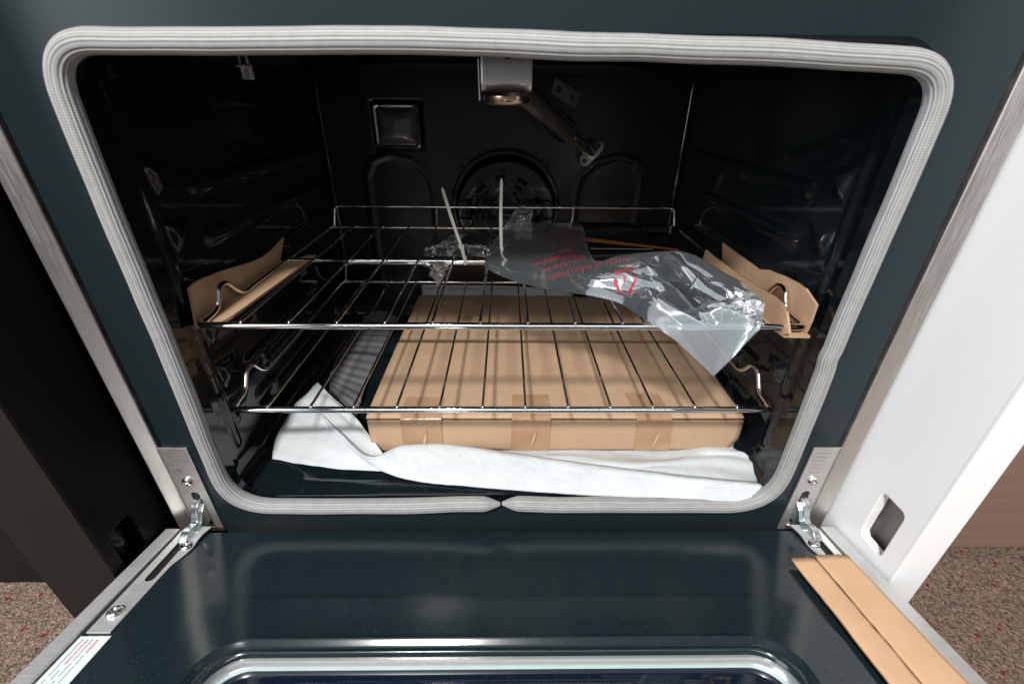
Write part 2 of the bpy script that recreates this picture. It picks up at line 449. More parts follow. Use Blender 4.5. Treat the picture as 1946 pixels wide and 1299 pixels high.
# ------------------------------------------------------------------ setting
FLOOR_Z = -.72
tag(mk('carpet', [(-3, -2.5, FLOOR_Z), (3, -2.5, FLOOR_Z), (3, 2, FLOOR_Z), (-3, 2, FLOOR_Z)], [(0, 1, 2, 3)], M_CARPET, smooth=False), 'brown speckled loop carpet with small red tufts', 'carpet', kind='structure')
def cab_panel(side, name, label, cat, m_in, m_front, m_core, yf, hole, t_hole, xo):
    s = side
    r = empty(name, (s*.41, .2, FLOOR_Z), label, cat)
    zt = .5
    hl = rrect((hole[0]+hole[1])/2, (hole[2]+hole[3])/2, (hole[1]-hole[0])/2, (hole[3]-hole[2])/2, .006, 5, 3)
    slab('side_panel', [(yf+.001, FLOOR_Z+.001), (.6, FLOOR_Z+.001), (.6, zt), (yf+.001, zt)], t_hole, m_in, lambda a, b, h: V((s*(.3855+h), a, b)), r, .0008, holes=[hl])
    n = len(hl)
    # raw edge of the cut-out, slightly ragged
    rings('cutout_lining', [[V((s*(.3860+q*(t_hole-.001)), a+(hole[0]+hole[1]-2*a)*.006+random.uniform(-1, 1)*.0004*q, b+(hole[2]+hole[3]-2*b)*.006+random.uniform(-1, 1)*.0004*q)) for a, b in hl] for q in (0, .5, 1)], m_core, r)
    box('front_edge', (min(s*.3852, s*xo), yf-.002, FLOOR_Z), (max(s*.3852, s*xo), yf+.0012, zt), m_front, r, .0004)
    box('outer_panel', (min(s*(.3855+t_hole+.012), s*xo), yf+.0008, FLOOR_Z+.0005), (max(s*(.3855+t_hole+.012), s*xo), .6, zt), M_INNER if s > 0 else M_BLACKP, r, .0006)
    return r
wc = cab_panel(1, 'cabinet_end', 'white cabinet end panel right of the oven with a rough square cutout', 'cabinet', M_WHITE, M_WHITE, M_WHITEC, -.0925, (-.0745, -.0450, -.4305, -.3680), .0095, .4185)
bc = cab_panel(-1, 'cabinet_end', 'black cabinet end panel left of the oven with dark brown front edge', 'cabinet', M_BLACKP, M_BROWN, M_BLACKP, -.0825, (-.070, -.042, -.450, -.400), .013, .4570)
grid('plug_cover', lambda u, v: V((-.400, -.068+.022*u, -.447+.045*v+.0*u)) + V((.008*math.sin(PI*u)*math.sin(PI*v)+.002*noise.noise(V((u*3, v*3, 1))), 0, 0)), 12, 12, simple('black_plastic', (.02, .02, .02), .22, 60, .3), bc)
bb = box('brown_cabinet', (.55, .14, FLOOR_Z+.012), (1.6, .19, .35), M_WOOD, None, .002)
tag(bb, 'brown wood grain cabinet standing on carpet behind the white cabinet end', 'cabinet')
b2 = box('dark_cabinet', (-1.7, .09, FLOOR_Z+.002), (-.5, .14, .35), M_DBROWN, None, .002)
tag(b2, 'dark brown cabinet standing on carpet behind the black cabinet end', 'cabinet')

# ------------------------------------------------------------------ oven
OV = empty('oven', (0, .25, FLOOR_Z), 'built-in oven with dark blue-black enamel, fibre gasket and its door open', 'oven')
ZB, ZT = -.4345, .0125          # opening
XO = .3055
# front frame: plate with rounded opening
def P3(y): return lambda p: V((p[0], y, p[1]))
zc, hz = (ZB+ZT)/2, (ZT-ZB)/2
outer = rrect(0, (-.485+.16)/2, .3615, (.16+.485)/2, .0005, 8, 6)
mid1 = rrect(0, zc, XO+.022, hz+.018, .045, 8, 6)
inn = [rrect(0, zc, XO+.003, hz+.003, .034, 8, 6), rrect(0, zc, XO, hz, .032, 8, 6), rrect(0, zc, XO, hz, .032, 8, 6)]
lo = [[V((a, .03, b)) for a, b in outer], [V((a, .0005, b)) for a, b in outer], [V((a*.9985, 0, b)) for a, b in outer], [V((a, 0, b)) for a, b in mid1],
      [V((a, 0, b)) for a, b in rrect(0, zc, XO+.0052, hz+.0052, .036, 8, 6)]]
rings('front_frame', lo, M_FRAME, OV, wn=True)
rings('opening_lip', [[V((a, 0, b)) for a, b in rrect(0, zc, XO+.0052, hz+.0052, .036, 8, 6)], [V((a, 0, b)) for a, b in inn[0]], [V((a, .002, b)) for a, b in inn[1]], [V((a, .016, b)) for a, b in inn[2]]], M_CAV, OV)
for s in (-1, 1):
    prof = [(.3645, -.0015), (.3652, -.0024), (.3785, -.0076), (.3795, -.0070), (.3795, .04), (.3645, .04)]
    slab('side_trim', [(s*a, b) for a, b in prof], .86, M_STEEL, lambda a, b, h: V((a, b, -.7+h)), OV, .0004)
    box('gap_filler', (min(s*.3612, s*.3650), .008, -.7), (max(s*.3612, s*.3650), .03, .16), M_BLACK, OV, 0)
# body shell round the cavity
bs = [(-.372, .041, -.70), (.372, .041, -.70), (.372, .56, -.70), (-.372, .56, -.70)]
box('body_side', (-.3795, .0405, -.70), (-.3745, .56, .158), M_BLACKP, OV, 0)
box('body_side', (.3745, .0405, -.70), (.3795, .56, .158), M_BLACKP, OV, 0)
box('body_back', (-.3743, .553, -.70), (.3743, .559, .158), M_BLACKP, OV, 0)
box('body_top', (-.3743, .033, .150), (.3743, .552, .156), M_BLACKP, OV, 0)
box('lower_panel', (-.3605, .012, -.70), (.3605, .03, -.487), M_FRAME, OV, .001)
# ---- cavity walls as embossed sheet metal
XC, YB, ZF, ZC = .3180, .4900, -.4345, .040
LEVELS = [-.339, -.287, -.235, -.183, -.131, -.079]
def tri_d(p, T):
    d = -9
    for i in range(3):
        a, b = T[i], T[(i+1) % 3]; L = math.hypot(b[0]-a[0], b[1]-a[1])
        d = max(d, ((p[0]-a[0])*(b[1]-a[1])-(p[1]-a[1])*(b[0]-a[0]))/L)
    return d
def wall_h(y, z):
    h = 0.
    for zl in LEVELS:
        if abs(z-zl) > .09: continue
        d = tri_d((y, z), ((.0600, zl+.001), (.0650, zl-.020), (.0880, zl-.003)))          # rounded triangular stop
        h = max(h, .0062*(1-sstep(-.0035, .0055, d)))
        d = seg_d((y, z), (.115, zl-.024), (.445, zl-.024)); h = max(h, .0042*(1-sstep(.002, .012, d)))       # shelf ridge
        if zl < -.2:
            d = seg_d((y, z), (.150, zl-.040), (.150, zl-.026)); h = max(h, .0060*(1-sstep(.005, .011, d)))
    d = seg_d((y, z), (.049, -.385), (.049, -.005)); h = max(h, .0026*(1-sstep(.001, .007, d)))
    return h
def curve_in(y, z):
    """how far the wall comes in at the rounded edges (front flange, back, floor, roof)"""
    c = 0.
    for d, R in ((YB-y, .005), (z-ZF, .030), (ZC-z, .032)):
        if d < R: c = max(c, R-math.sqrt(max(0, R*R-(R-d)**2)))
    if y < .014: c = max(c, (XC-XO)*(1-sstep(0, .014, y)))
    return c
for s in (-1, 1):
    def side(u, v, s=s):
        # denser near front
        y = .004+(YB-.004)*u; z = ZF+(ZC-ZF)*v
        return V((s*(XC-curve_in(y, z)-wall_h(y, z)), y, z))
    grid('side_wall', side, 190, 190, M_CAV, OV, sharp=70)
def back(u, v):
    x = -XC+.006+(2*XC-.012)*u; z = ZF+(ZC-ZF)*v; y = YB
    R = .006
    for d in (z-ZF, ZC-z, XC-abs(x)):
        if d < R: y = min(y, YB-(R-math.sqrt(max(0, R*R-(R-d)**2))))
    for sx in (-1, 1):   # embossed arched panels either side of the fan
        a = (sx*.245, -.17); d = 9
        pts = [(sx*.250, -.40), (sx*.250, -.150), (sx*.236, -.122), (sx*.205, -.112), (sx*.165, -.122), (sx*.135, -.150), (sx*.130, -.19), (sx*.130, -.40)]
        for p, q in zip(pts, pts[1:]): d = min(d, seg_d((x, z), p, q))
        y -= .0018*(1-sstep(.001, .009, d))
    d = abs(math.hypot((x+.185)/.046, (z+.066)/.042)-1)
    # seat for the lamp glass
    q = max(abs(x+.185)-.040, abs(z+.066)-.036)
    y += .004*(1-sstep(0, .004, q))
    return V((x, y, z))
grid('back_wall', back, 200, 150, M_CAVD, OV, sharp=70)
def roofz(u, v):
    x = -XC+.006+(2*XC-.012)*u; y = .004+(YB-.004)*v
    z = ZC
    if y < .03: z -= (ZC-ZT)*(1-sstep(.0, .03, y))
    for d in (YB-y, XC-abs(x)):
        if d < .032: z = min(z, ZC-(.032-math.sqrt(max(0, .032**2-(.032-d)**2))))
    return V((x, y, z))
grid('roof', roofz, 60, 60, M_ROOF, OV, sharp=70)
def floorz(u, v):
    x = -XC+.004+(2*XC-.008)*u; y = .004+(YB-.004)*v
    z = ZF
    q = max(abs(x)-.262, abs(y-.245)-.212)           # shallow recess with a rounded rim
    d = math.hypot(max(0, abs(x)-.242), max(0, abs(y-.245)-.192))-.02
    z += .0045*sstep(-.016, .010, d)
    z += .004*(1-sstep(.0, .010, y))
    for e in (YB-y, XC-abs(x)):
        if e < .032: z = max(z, ZF+(.032-math.sqrt(max(0, .032**2-(.032-e)**2))))
    return V((x, y, z))
grid('oven_floor', floorz, 160, 160, M_FLOOR, OV, sharp=70)
# ---- lamp glass on the back wall
lg = []
for hx, hzz, yy, r in ((.0385, .0345, .4905, .006), (.0385, .0345, .482, .006), (.036, .032, .480, .006), (.033, .029, .4815, .005), (.023, .020, .471, .008), (.018, .015, .4695, .008)):
    lg.append([V((a, yy, b)) for a, b in rrect(-.185, -.0665, hx, hzz, r, 6, 4)])
LG = rings('lamp_cover', lg[:4], M_DARKMETAL, OV)
rings('lamp_glass', lg[3:], M_LAMP, LG, fill_last=True)
# ---- convection fan
FC = V((.0015, .49, -.201))
def circ(r, y, n=72, c=FC): return [V((c.x+r*math.cos(2*PI*i/n), y, c.z+r*math.sin(2*PI*i/n))) for i in range(n)]
FAN = rings('fan_cover', [circ(.101, .4895), circ(.101, .483), circ(.099, .482), circ(.0925, .482), circ(.091, .480), circ(.0885, .448), circ(.0865, .4455), circ(.083, .4445), circ(.063, .4445), circ(.062, .447)], M_CAV, OV)
for rr in (.052, .041, .030):
    rings('grille_ring', [circ(rr+.0038, .450), circ(rr+.0038, .4452), circ(rr-.0026, .4452), circ(rr-.0026, .450)], M_CAV, FAN)
rings('grille_hub', [circ(.020, .450), circ(.020, .4452), circ(.017, .4445)], M_CAV, FAN, fill_last=True)
for k in range(6):
    a = PI/6+k*PI/3; d = V((math.cos(a), 0, math.sin(a))); p = V((-d.z, 0, d.x))
    c0 = V((FC.x, .4495, FC.z))
    vs = [c0+d*r+p*w+V((0, y, 0)) for y in (0, -.0046) for r in (.018, .0655) for w in (-.003, .003)]
    mk('grille_spoke', vs, [(0, 1, 3, 2), (4, 6, 7, 5), (0, 4, 5, 1), (2, 3, 7, 6), (0, 2, 6, 4), (1, 5, 7, 3)], M_CAV, FAN, smooth=False)
for k in range(9):
    a = k*2*PI/9; d = V((math.cos(a), 0, math.sin(a))); p = V((-d.z, 0, d.x)); c0 = V((FC.x, .468, FC.z))
    grid('fan_blade', lambda u, v: c0+d*(.018+.045*u)+p*(-.010+.02*v)+V((0, -.010*v+.003*math.sin(u*3), 0)), 4, 4, M_STEELV, FAN)
for s in (-1, 1):
    c = V((s*.0755, .4835, -.1280))
    lp = [V((c.x+.012*math.cos(t), 0, c.z+.012*math.sin(t))) for t in [2*PI*i/20 for i in range(20)]]
    rings('fan_lug', [[V((p.x, .4885, p.z)) for p in lp], [V((p.x, .4835, p.z)) for p in lp], [c.lerp(V((p.x, .4835, p.z)), .35) for p in lp], [c.lerp(V((p.x, .4875, p.z)), .33) for p in lp]], M_CAV, FAN)
# ---- broiler tube from the roof bracket to the back wall
t0, t1 = V((.006, .25, -.004)), V((.1500, .462, -.1055))
tp = [t0, t0.lerp(t1, .30), t0.lerp(t1, .34), t0.lerp(t1, .62), t0.lerp(t1, .66), t1]
rad = [.0145, .0140, .0125, .0105, .0090, .0090]
tpp = resample(tp, .006)
def trad(t):
    for i in range(5):
        a = (tp[i]-t0).length/(t1-t0).length; b = (tp[i+1]-t0).length/(t1-t0).length
        if t <= b+1e-6: return rad[i]+(rad[i+1]-rad[i])*(t-a)/max(1e-6, b-a)
    return rad[-1]
BT = tube('burner_tube', tpp, trad, M_TUBE, OV, seg=24)
ax = (t1-t0).normalized()
e1 = V((ax.z, 0, -ax.x)).normalized(); e1 = V((.55, -.2, .80)); e1 = (e1-ax*e1.dot(ax)).normalized(); e2 = ax.cross(e1)
fl = []
for i in range(32):
    t = 2*PI*i/32; cx = .013 if math.cos(t) >= 0 else -.013
    fl.append((cx+.0115*math.cos(t), .0115*math.sin(t)))
def disc2(cx, r, n=14): return [(cx+r*math.cos(2*PI*i/n), r*math.sin(2*PI*i/n)) for i in range(n)]
slab('tube_flange', fl, .002, M_STEELV, lambda a, b, h: t1-ax*.004+e1*a+e2*b+ax*h, BT, .0003, holes=[disc2(.0165, .0042), disc2(-.0165, .0042)])
mp_ = t0.lerp(t1, .30)+V((.030, -.02, .018))
slab('tube_bracket', [(-.022, -.009), (.022, -.009), (.022, .009), (-.022, .009)], .0018, M_DSTEEL, lambda a, b, h: mp_+V((.80, .42, -.42)).normalized()*a+V((.25, -.1, .95)).normalized()*b+V((0, 1, 0))*h, BT, .0004, holes=[disc2(-.012, .0042), disc2(.012, .0042)])
for f in (-1, 1):
    grid('tube_fin', lambda u, v: t0.lerp(t1, .36+.34*u)+V((.55, -.2, .8)).normalized()*f*(.013+.006*math.sin(PI*u)*v), 10, 2, M_DARKMETAL, BT)
tube('tube_screw', [t0.lerp(t1, .70)-V((0, .0125, 0)), t0.lerp(t1, .70)-V((0, .0085, 0))], .0025, M_SCREW, BT, seg=10)
# ---- bent steel clip hanging from the roof
cl = [(.074, .0128), (.066, .0125), (.0605, .0105), (.0595, .004), (.0590, -.010), (.0600, -.0135), (.0640, -.0165), (.071, -.0175), (.082, -.0165)]
cp = resample(fillet([V((0, a, b)) for a, b in cl], .003, 5), .0011)
xs = np.linspace(-.0185, .0235, 24)
BC = mk('roof_clip', [V((x, p.y, p.z)) for x in xs for p in cp], [(i*len(cp)+j, (i+1)*len(cp)+j, (i+1)*len(cp)+j+1, i*len(cp)+j+1) for i in range(23) for j in range(len(cp)-1)], M_CLIP, OV, sharp=70)
solid(BC, .0012)
dc = V((.0025, .086, -.0245))
rings('clip_disc', [[V((dc.x+.0205*f*math.cos(2*PI*i/40), dc.y+.030*f*math.sin(2*PI*i/40)-.01, dc.z+dz)) for i in range(40)] for f, dz in ((1, .004), (1.0, .001), (.94, -.0015), (.6, -.0028))], M_DISC, BC, fill_last=True)
tube('clip_screw', [V((.003, .0592, .0085)), V((.003, .0572, .0085))], .0035, M_BLACK, BC, seg=14)
slab('clip_gusset', [(.062, .006), (.075, .006), (.085, -.024), (.070, -.024)], .0012, M_STEELV, lambda a, b, h: V((-.0198-h, a, b)), BC, .0003)
# ---- flame spreader tray under the roof
hexo = [(-.158, .20), (-.105, .145), (.105, .145), (.158, .20), (.158, .36), (.105, .41), (-.105, .41), (-.158, .36)]
slab('flame_spreader', hexo, .020, M_ROOF, lambda a, b, h: V((a, b, .009+h)), OV, .002)
slab('spreader_lip', [(a*1.03, .277+(b-.277)*1.03) for a, b in hexo], .003, M_ROOF, lambda a, b, h: V((a, b, .005+h)), OV, .001)
# ---- element clip near the left
sc = V((-.252, .150, -.004))
SC = box('heater_clip', sc+V((-.006, -.002, -.004)), sc+V((.006, .0, .009)), M_CLIP, OV, .0008)
box('clip_tab', sc+V((-.004, -.012, .006)), sc+V((.005, -.0021, .008)), M_CLIP, SC, .0005)
tube('clip_leg', [sc+V((-.0035, -.003, .02)), sc+V((-.0035, -.003, -.002))], .0014, M_CLIP, SC, seg=8)
tube('clip_leg', [sc+V((.0035, -.003, .02)), sc+V((.0035, -.003, -.002))], .0014, M_CLIP, SC, seg=8)
tube('roof_element', resample(fillet([V((-.29, .17, .012)), V((-.286, .105, .005)), V((-.25, .10, .024)), V((-.2, .14, .026)), V((-.2, .4, .026))], .02, 8), .004), .0032, M_CAVD, OV, seg=10)

# ---- door gasket: sleeve of woven fibre
def gpath():
    zb, zt = -.4330, .0110
    tops = [at(x_, y_, 1, -.0045) for x_, y_ in ((300, 80), (700, 77), (950, 81), (1246, 91), (1500, 100))]
    c = [V((-.0035, 0, zb)), V((-.3125, 0, zb)), V((-.309, 0, -.28)), V((-.3070, 0, .0098))]+[V((q.x, 0, q.z)) for q in tops]+[V((.3115, 0, .0015)), V((.3085, 0, -.225)), V((.3125, 0, zb)), V((-.0015, 0, zb))]
    p = fillet(c, [0, .055, .05, .036, .05, .05, .05, .05, .05, .034, .04, .055, 0], 14)
    return resample(p, .0016)
gp = gpath(); G = []
for i, p in enumerate(gp):
    t = i/(len(gp)-1); q = p.copy(); q.y = -.0045
    amp = .0013*noise.noise(V((t*16, 2.3, 0)))+.0006*noise.noise(V((t*45, 7.1, 0)))
    c = V((0, 0, -.21)); d = V((q.x, 0, (q.z-c.z)*1.4)).normalized()
    q += d*amp
    if t < .06: q.z += .0045*(1-sstep(0, .055, t)); q.y -= .002*(1-sstep(0, .03, t))
    if t > .965: q.z += .0030*sstep(.965, 1, t)
    # the kink half way down the right side
    q.x -= .0014*math.exp(-((q.x-.309)/.02)**2-((q.z+.235)/.008)**2)
    G.append(q)
NG = len(G)
def grad(t):
    p = G[min(NG-1, int(t*(NG-1)+.5))]
    side = sstep(.27, .300, abs(p.x))*sstep(-.425, -.38, p.z)
    top = sstep(-.03, .0, p.z)
    r = .0086-.0006*side*(1-top)-.0008*top
    e = min(t, 1-t)*2.05
    r *= .25+.75*sstep(0, .022, e)**.6 if e < .022 else 1
    r *= 1+.05*noise.noise(V((t*30, 5, 1)))
    return r
def grib(th, L): return .030*math.cos(16*th)+.0
GK = tube('gasket', G, grad, M_GASK, OV, seg=90, rib=grib)

# ---- hinge plates on the frame, with slot, screws, arm
def slot_loop(cx, c0, c1, r, n=8):
    out = []
    for i in range(n+1): out.append((cx+r*math.cos(PI*i/n), c1+r*math.sin(PI*i/n)))
    for i in range(n+1): out.append((cx+r*math.cos(PI+PI*i/n), c0+r*math.sin(PI+PI*i/n)))
    return out
def screw(name, pos, nrm, r, parent):
    nrm = V(nrm).normalized(); a = nrm.orthogonal().normalized(); b = nrm.cross(a); lp = []
    n = 24
    for rr, h in ((1.0, 0), (1.0, .18), (.9, .42), (.7, .6), (.45, .7), (.40, .68)):
        lp.append([V(pos)+(a*math.cos(2*PI*i/n)+b*math.sin(2*PI*i/n))*r*rr+nrm*r*h for i in range(n)])
    # cross recess
    cr = []
    for i in range(n):
        t = 2*PI*i/n; k = .42 if (i % 6) in (0,) else .16
        cr.append(V(pos)+(a*math.cos(t)+b*math.sin(t))*r*k+nrm*r*.35)
    lp.append(cr)
    return rings(name, lp, M_SCREW, parent, fill_last=True, sharp=35)
DS = .183
DN = math.hypot(1, DS)
D_S = V((0, -1, DS))/DN; D_H = V((0, DS, 1))/DN; D_0 = V((0, -.0205, -.4555))
def D(x, s, h=0): return D_0+V((x, 0, 0))+D_S*s+D_H*h
for s in (-1, 1):
    x0, x1 = s*.3644, s*.3345
    poly = [(x0, -.3485), (x1, -.3485), (x1*.994, -.4770), (x0, -.4770)]
    HP = slab('hinge_plate', poly, .0022, M_STEELV, lambda a, b, h: V((a, -.0004-h, b)), OV, .0004, holes=[slot_loop(s*.3478, -.462, -.4180, .0048)])
    if s > 0: HP['label'] = 'steel hinge plate with six faint rubbed streaks'
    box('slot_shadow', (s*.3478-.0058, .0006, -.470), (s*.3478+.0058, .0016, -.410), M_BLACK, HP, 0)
    screw('screw', V((s*.3486, -.0026, -.3955)), (0, -1, 0), .0060, HP)
    screw('screw', V((s*.3445, -.0026, -.4712)), (0, -1, 0), .0036, HP)
    box('plate_flange', (min(s*.3647, s*.3632), -.0040, -.4768), (max(s*.3647, s*.3632), -.0027, -.3488), M_STEEL, HP, .0003)
    if s > 0:
        for k in range(6):
            box('rub_mark', (.3375+.0004*k, -.00275, -.3562-.0055*k), (.3555-.001*k, -.00268, -.3552-.0055*k), M_STEEL, HP, 0)
    else:
        box('stamp_mark', (-.3545, -.00275, -.3795), (-.3505, -.00268, -.3788), M_BLACK, HP, 0)
    # hinge arm: stamped hook running from the slot down to the door
    prof = [(.010, -.424), (-.004, -.4235), (-.0105, -.4270), (-.0135, -.4330), (-.0155, -.4385), (-.0175, -.4420), (-.0215, -.4440), (-.0270, -.4405), (-.0330, -.4400), (-.0385, -.4425), (-.0425, -.4480), (-.0440, -.4560), (-.0420, -.4600), (-.0330, -.4560), (-.0240, -.4580), (-.0120, -.4600), (.010, -.458)]
    prof = [(p.x, p.y) for p in fillet([V((a, b, 0)) for a, b in prof], .003, 4, True)]
    HA = slab('hinge_arm', prof, .0078, M_ZINC, lambda a, b, h: V((s*.3478-.0039+h, a, b)), OV, .0007)
    prof2 = [(-.003, -.430), (-.010, -.436), (-.0165, -.446), (-.026, -.449), (-.032, -.456), (-.018, -.459), (-.003, -.456)]
    slab('hinge_lever', prof2, .0035, M_ZINC, lambda a, b, h: V((s*(.3448-h), a, b)), HA, .0006)

# ------------------------------------------------------------------ door (part of the oven)
XW = .3600
def dl(loop, h): return [D(a, b, h) for a, b in loop]
nn = dict(n=10, m=8)
o_ = rrect(0, .245, XW, .2435, .001, **nn)
pl0 = rrect(0, .300, .2960, .2105, .050, **nn)
pl1 = rrect(0, .300, .2930, .2075, .048, **nn)
w = [rrect(0, .290, .2490-d, .1570-d, .034-d*.4, **nn) for d in (0, .0022, .0042, .0062, .0084, .0106, .0126, .0136)]
DOOR = rings('door', [dl(o_, -.035), dl(o_, -.0008), dl(rrect(0, .245, XW-.0008, .2427, .001, **nn), 0), dl(pl0, 0), dl(rrect(0, .3, .2955, .2100, .0495, **nn), .0004), dl(rrect(0, .3, .2936, .2081, .0485, **nn), .0042), dl(pl1, .0048),
                     dl(w[0], .0048), dl(w[1], .0078), dl(w[2], .0066), dl(w[3], .0042), dl(w[4], .0032), dl(w[5], .0050), dl(w[6], .0044), dl(w[7], .0010)], M_DOOR, OV, sharp=60, wn=True)
wi = [rrect(0, .290, .2490-d, .1570-d, .0285, **nn) for d in (.0138, .0138, .0150)]
rings('window_channel', [dl(wi[0], .0006), dl(wi[1], -.0072), dl(wi[2], -.0088)], M_WIN, DOOR)
ge = [rrect(0, .290, .2490-d, .1570-d, .027, **nn) for d in (.0150, .0164, .0172)]
rings('glass_rim', [dl(ge[0], -.0086), dl(ge[1], -.0084), dl(ge[2], -.0098)], M_GEDGE, DOOR)
rings('window_glass', [dl(rrect(0, .290, .2490-.0150, .1570-.0150, .026, **nn), -.0096)], M_GLASS, DOOR, fill_first=True)
for s in (-1, 1):
    a, b = sorted((s*.3655, s*.3815))
    st = rings('side_trim', [dl([(a, -.0005), (b, -.0005), (b, .49), (a, .49)], -.035), dl([(a, -.0005), (b, -.0005), (b, .49), (a, .49)], .0042)], M_STEELD, DOOR, fill_first=True, fill_last=True)
    bev(st, .0016, 3)
    a, b = sorted((s*.3602, s*.3654))
    rings('trim_gap', [dl([(a, .02), (b, .02), (b, .49), (a, .49)], -.030), dl([(a, .02), (b, .02), (b, .49), (a, .49)], -.008)], M_BLACK, DOOR, fill_last=True)
    pp = [(.3612, .003), (.3500, -.003), (.3318, -.003), (.3345, .010), (.3340, .027), (.3372, .040), (.3404, .050), (.3406, .1245), (.3612, .1245)]
    pp = [(p.x, p.y) for p in fillet([V((x_, y_, 0)) for x_, y_ in pp], [0, 0, .001, .012, .012, .012, .012, 0, 0], 4, True)]
    DP = slab('door_hinge_plate', [(s*x_, y_) for x_, y_ in pp], .0016, M_STEELD, lambda a_, b_, h: D(a_, b_, .0006+h+.0022*(1-sstep(.012, .03, b_))), DOOR, .0004, holes=[slot_loop(s*.3495, .022, .066, .0046)])
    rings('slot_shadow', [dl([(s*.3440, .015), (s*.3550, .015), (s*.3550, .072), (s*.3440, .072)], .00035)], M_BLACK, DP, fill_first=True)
    screw('screw', D(s*.3518, .1055, .0022), D_H, .0066, DP)
    screw('screw', D(s*.3410, .0260, .0026), D_H, .0060, DP)
    if s < 0: tube('weld_bead', [D(-.3612, .004+.045*i/40, .0022+.0006*noise.noise(V((i*.9, 0, 0)))) for i in range(41)], .0011, M_ZINC, DP, seg=8)
STK = slab('warning_sticker', [(-.3638, .1268), (-.3378, .1268), (-.3378, .245), (-.3638, .245)], .0003, M_STICK, lambda a, b, h: D(a, b, .0006+h), DOOR, 0)
rows = [(-.3590, [(.130, .160, 0), (.163, .178, 0), (.182, .235, 0)]), (-.3548, [(.1300, .1365, 1), (.1372, .1435, 1), (.1445, .1520, 1), (.156, .163, 0), (.166, .186, 0), (.19, .23, 0)]), (-.3508, [(.130, .148, 0), (.150, .161, 0), (.164, .170, 0), (.175, .2, 0), (.205, .24, 0)]), (-.3462, [(.1302, .1420, 1), (.144, .151, 0), (.153, .166, 0), (.169, .2, 0), (.205, .235, 0)])]
vs, fs, vr, fr = [], [], [], []
for xx, runs in rows:
    for a, b, red in runs:
        y = a
        while y < b-.0005:
            L = random.uniform(.0009, .0016); w_ = .0011 if red else .00042
            q = [D(xx-w_, y, .00105), D(xx+w_, y, .00105), D(xx+w_, min(b, y+L), .00105), D(xx-w_, min(b, y+L), .00105)]
            if red: fr.append(tuple(len(vr)+i for i in range(4))); vr += q
            else: fs.append(tuple(len(vs)+i for i in range(4))); vs += q
            y += L+.00045
mk('sticker_print', vs, fs, M_INK, STK, smooth=False)
mk('sticker_print', vr, fr, simple('pale_red_ink', (.72, .22, .26), .5), STK, smooth=False)

# ------------------------------------------------------------------ wire racks
def make_rack(name, label, z, yf, ym, yb, x0):
    r = empty(name, (x0, yf, z), label, 'oven rack', 'chrome wire racks inside the oven')
    X = .3007
    fr_ = fillet([V((x0-X, yf+.012, z)), V((x0-X, yf, z)), V((x0+X, yf, z)), V((x0+X, yf+.012, z))], .010, 8)
    tube('front_rail', fr_, .0036, M_CHROME, r, seg=18)
    for s in (-1, 1):
        pts = [(.012, 0), (.026, .001), (.034, .004), (.046, .0225), (.060, .0225), (.074, .005), (.086, -.001), (.105, 0), (yb-yf, 0)]
        tube('side_rail', fillet([V((x0+s*X, yf+a, z+b)) for a, b in pts], .009, 8), .0028, M_CHROME, r, seg=14)
    tube('back_bar', [V((x0-X, yb, z)), V((x0+X, yb, z))], .0026, M_CHROME, r, seg=12)
    tube('middle_bar', [V((x0-X, ym, z-.0005)), V((x0+X, ym, z-.0005))], .0030, M_CHROME, r, seg=12)
    h = .035
    tube('back_stop', fillet([V((x0-X+.004, yb+.001, z)), V((x0-X+.010, yb+.002, z+h)), V((x0+X-.010, yb+.002, z+h)), V((x0+X-.004, yb+.001, z))], .009, 8), .0023, M_CHROME, r, seg=12)
    for i in (3, 8):
        x = x0+(i-5.5)*.04706
        tube('stop_strut', [V((x-.002, yb+.002, z+.003)), V((x-.001, yb+.0045, z+.012)), V((x+.0005, yb+.0045, z+h+.003))], .0016, M_CHROME, r, seg=8)
    wm = None
    for i in range(12):
        x = x0+(i-5.5)*.04706
        if wm is None:
            pts = [V((x, yf-.0012, z+.0030)), V((x, yf+.0006, z+.0052)), V((x, yf+.006, z+.0047)), V((x, yb, z+.0036)), V((x, yb+.004, z+.0036))]
            wobj = tube('wire', fillet(pts, .002, 4), .0016, M_CHROME, r, seg=10); wm = wobj; wx = x
        else:
            c = wm.copy(); COL.objects.link(c); c.parent = r; c.location = wm.location+V((x-wx, 0, 0))
    return r
Z1, Z2 = -.2208, -.3243
make_rack('oven_rack', 'upper chrome wire rack carrying the plastic bag and wrapped parcel', Z1, .0326, .2334, .4128, .0007)
make_rack('oven_rack', 'lower chrome wire rack above the taped cardboard box', Z2, .0326, .2334, .4194, .0007)

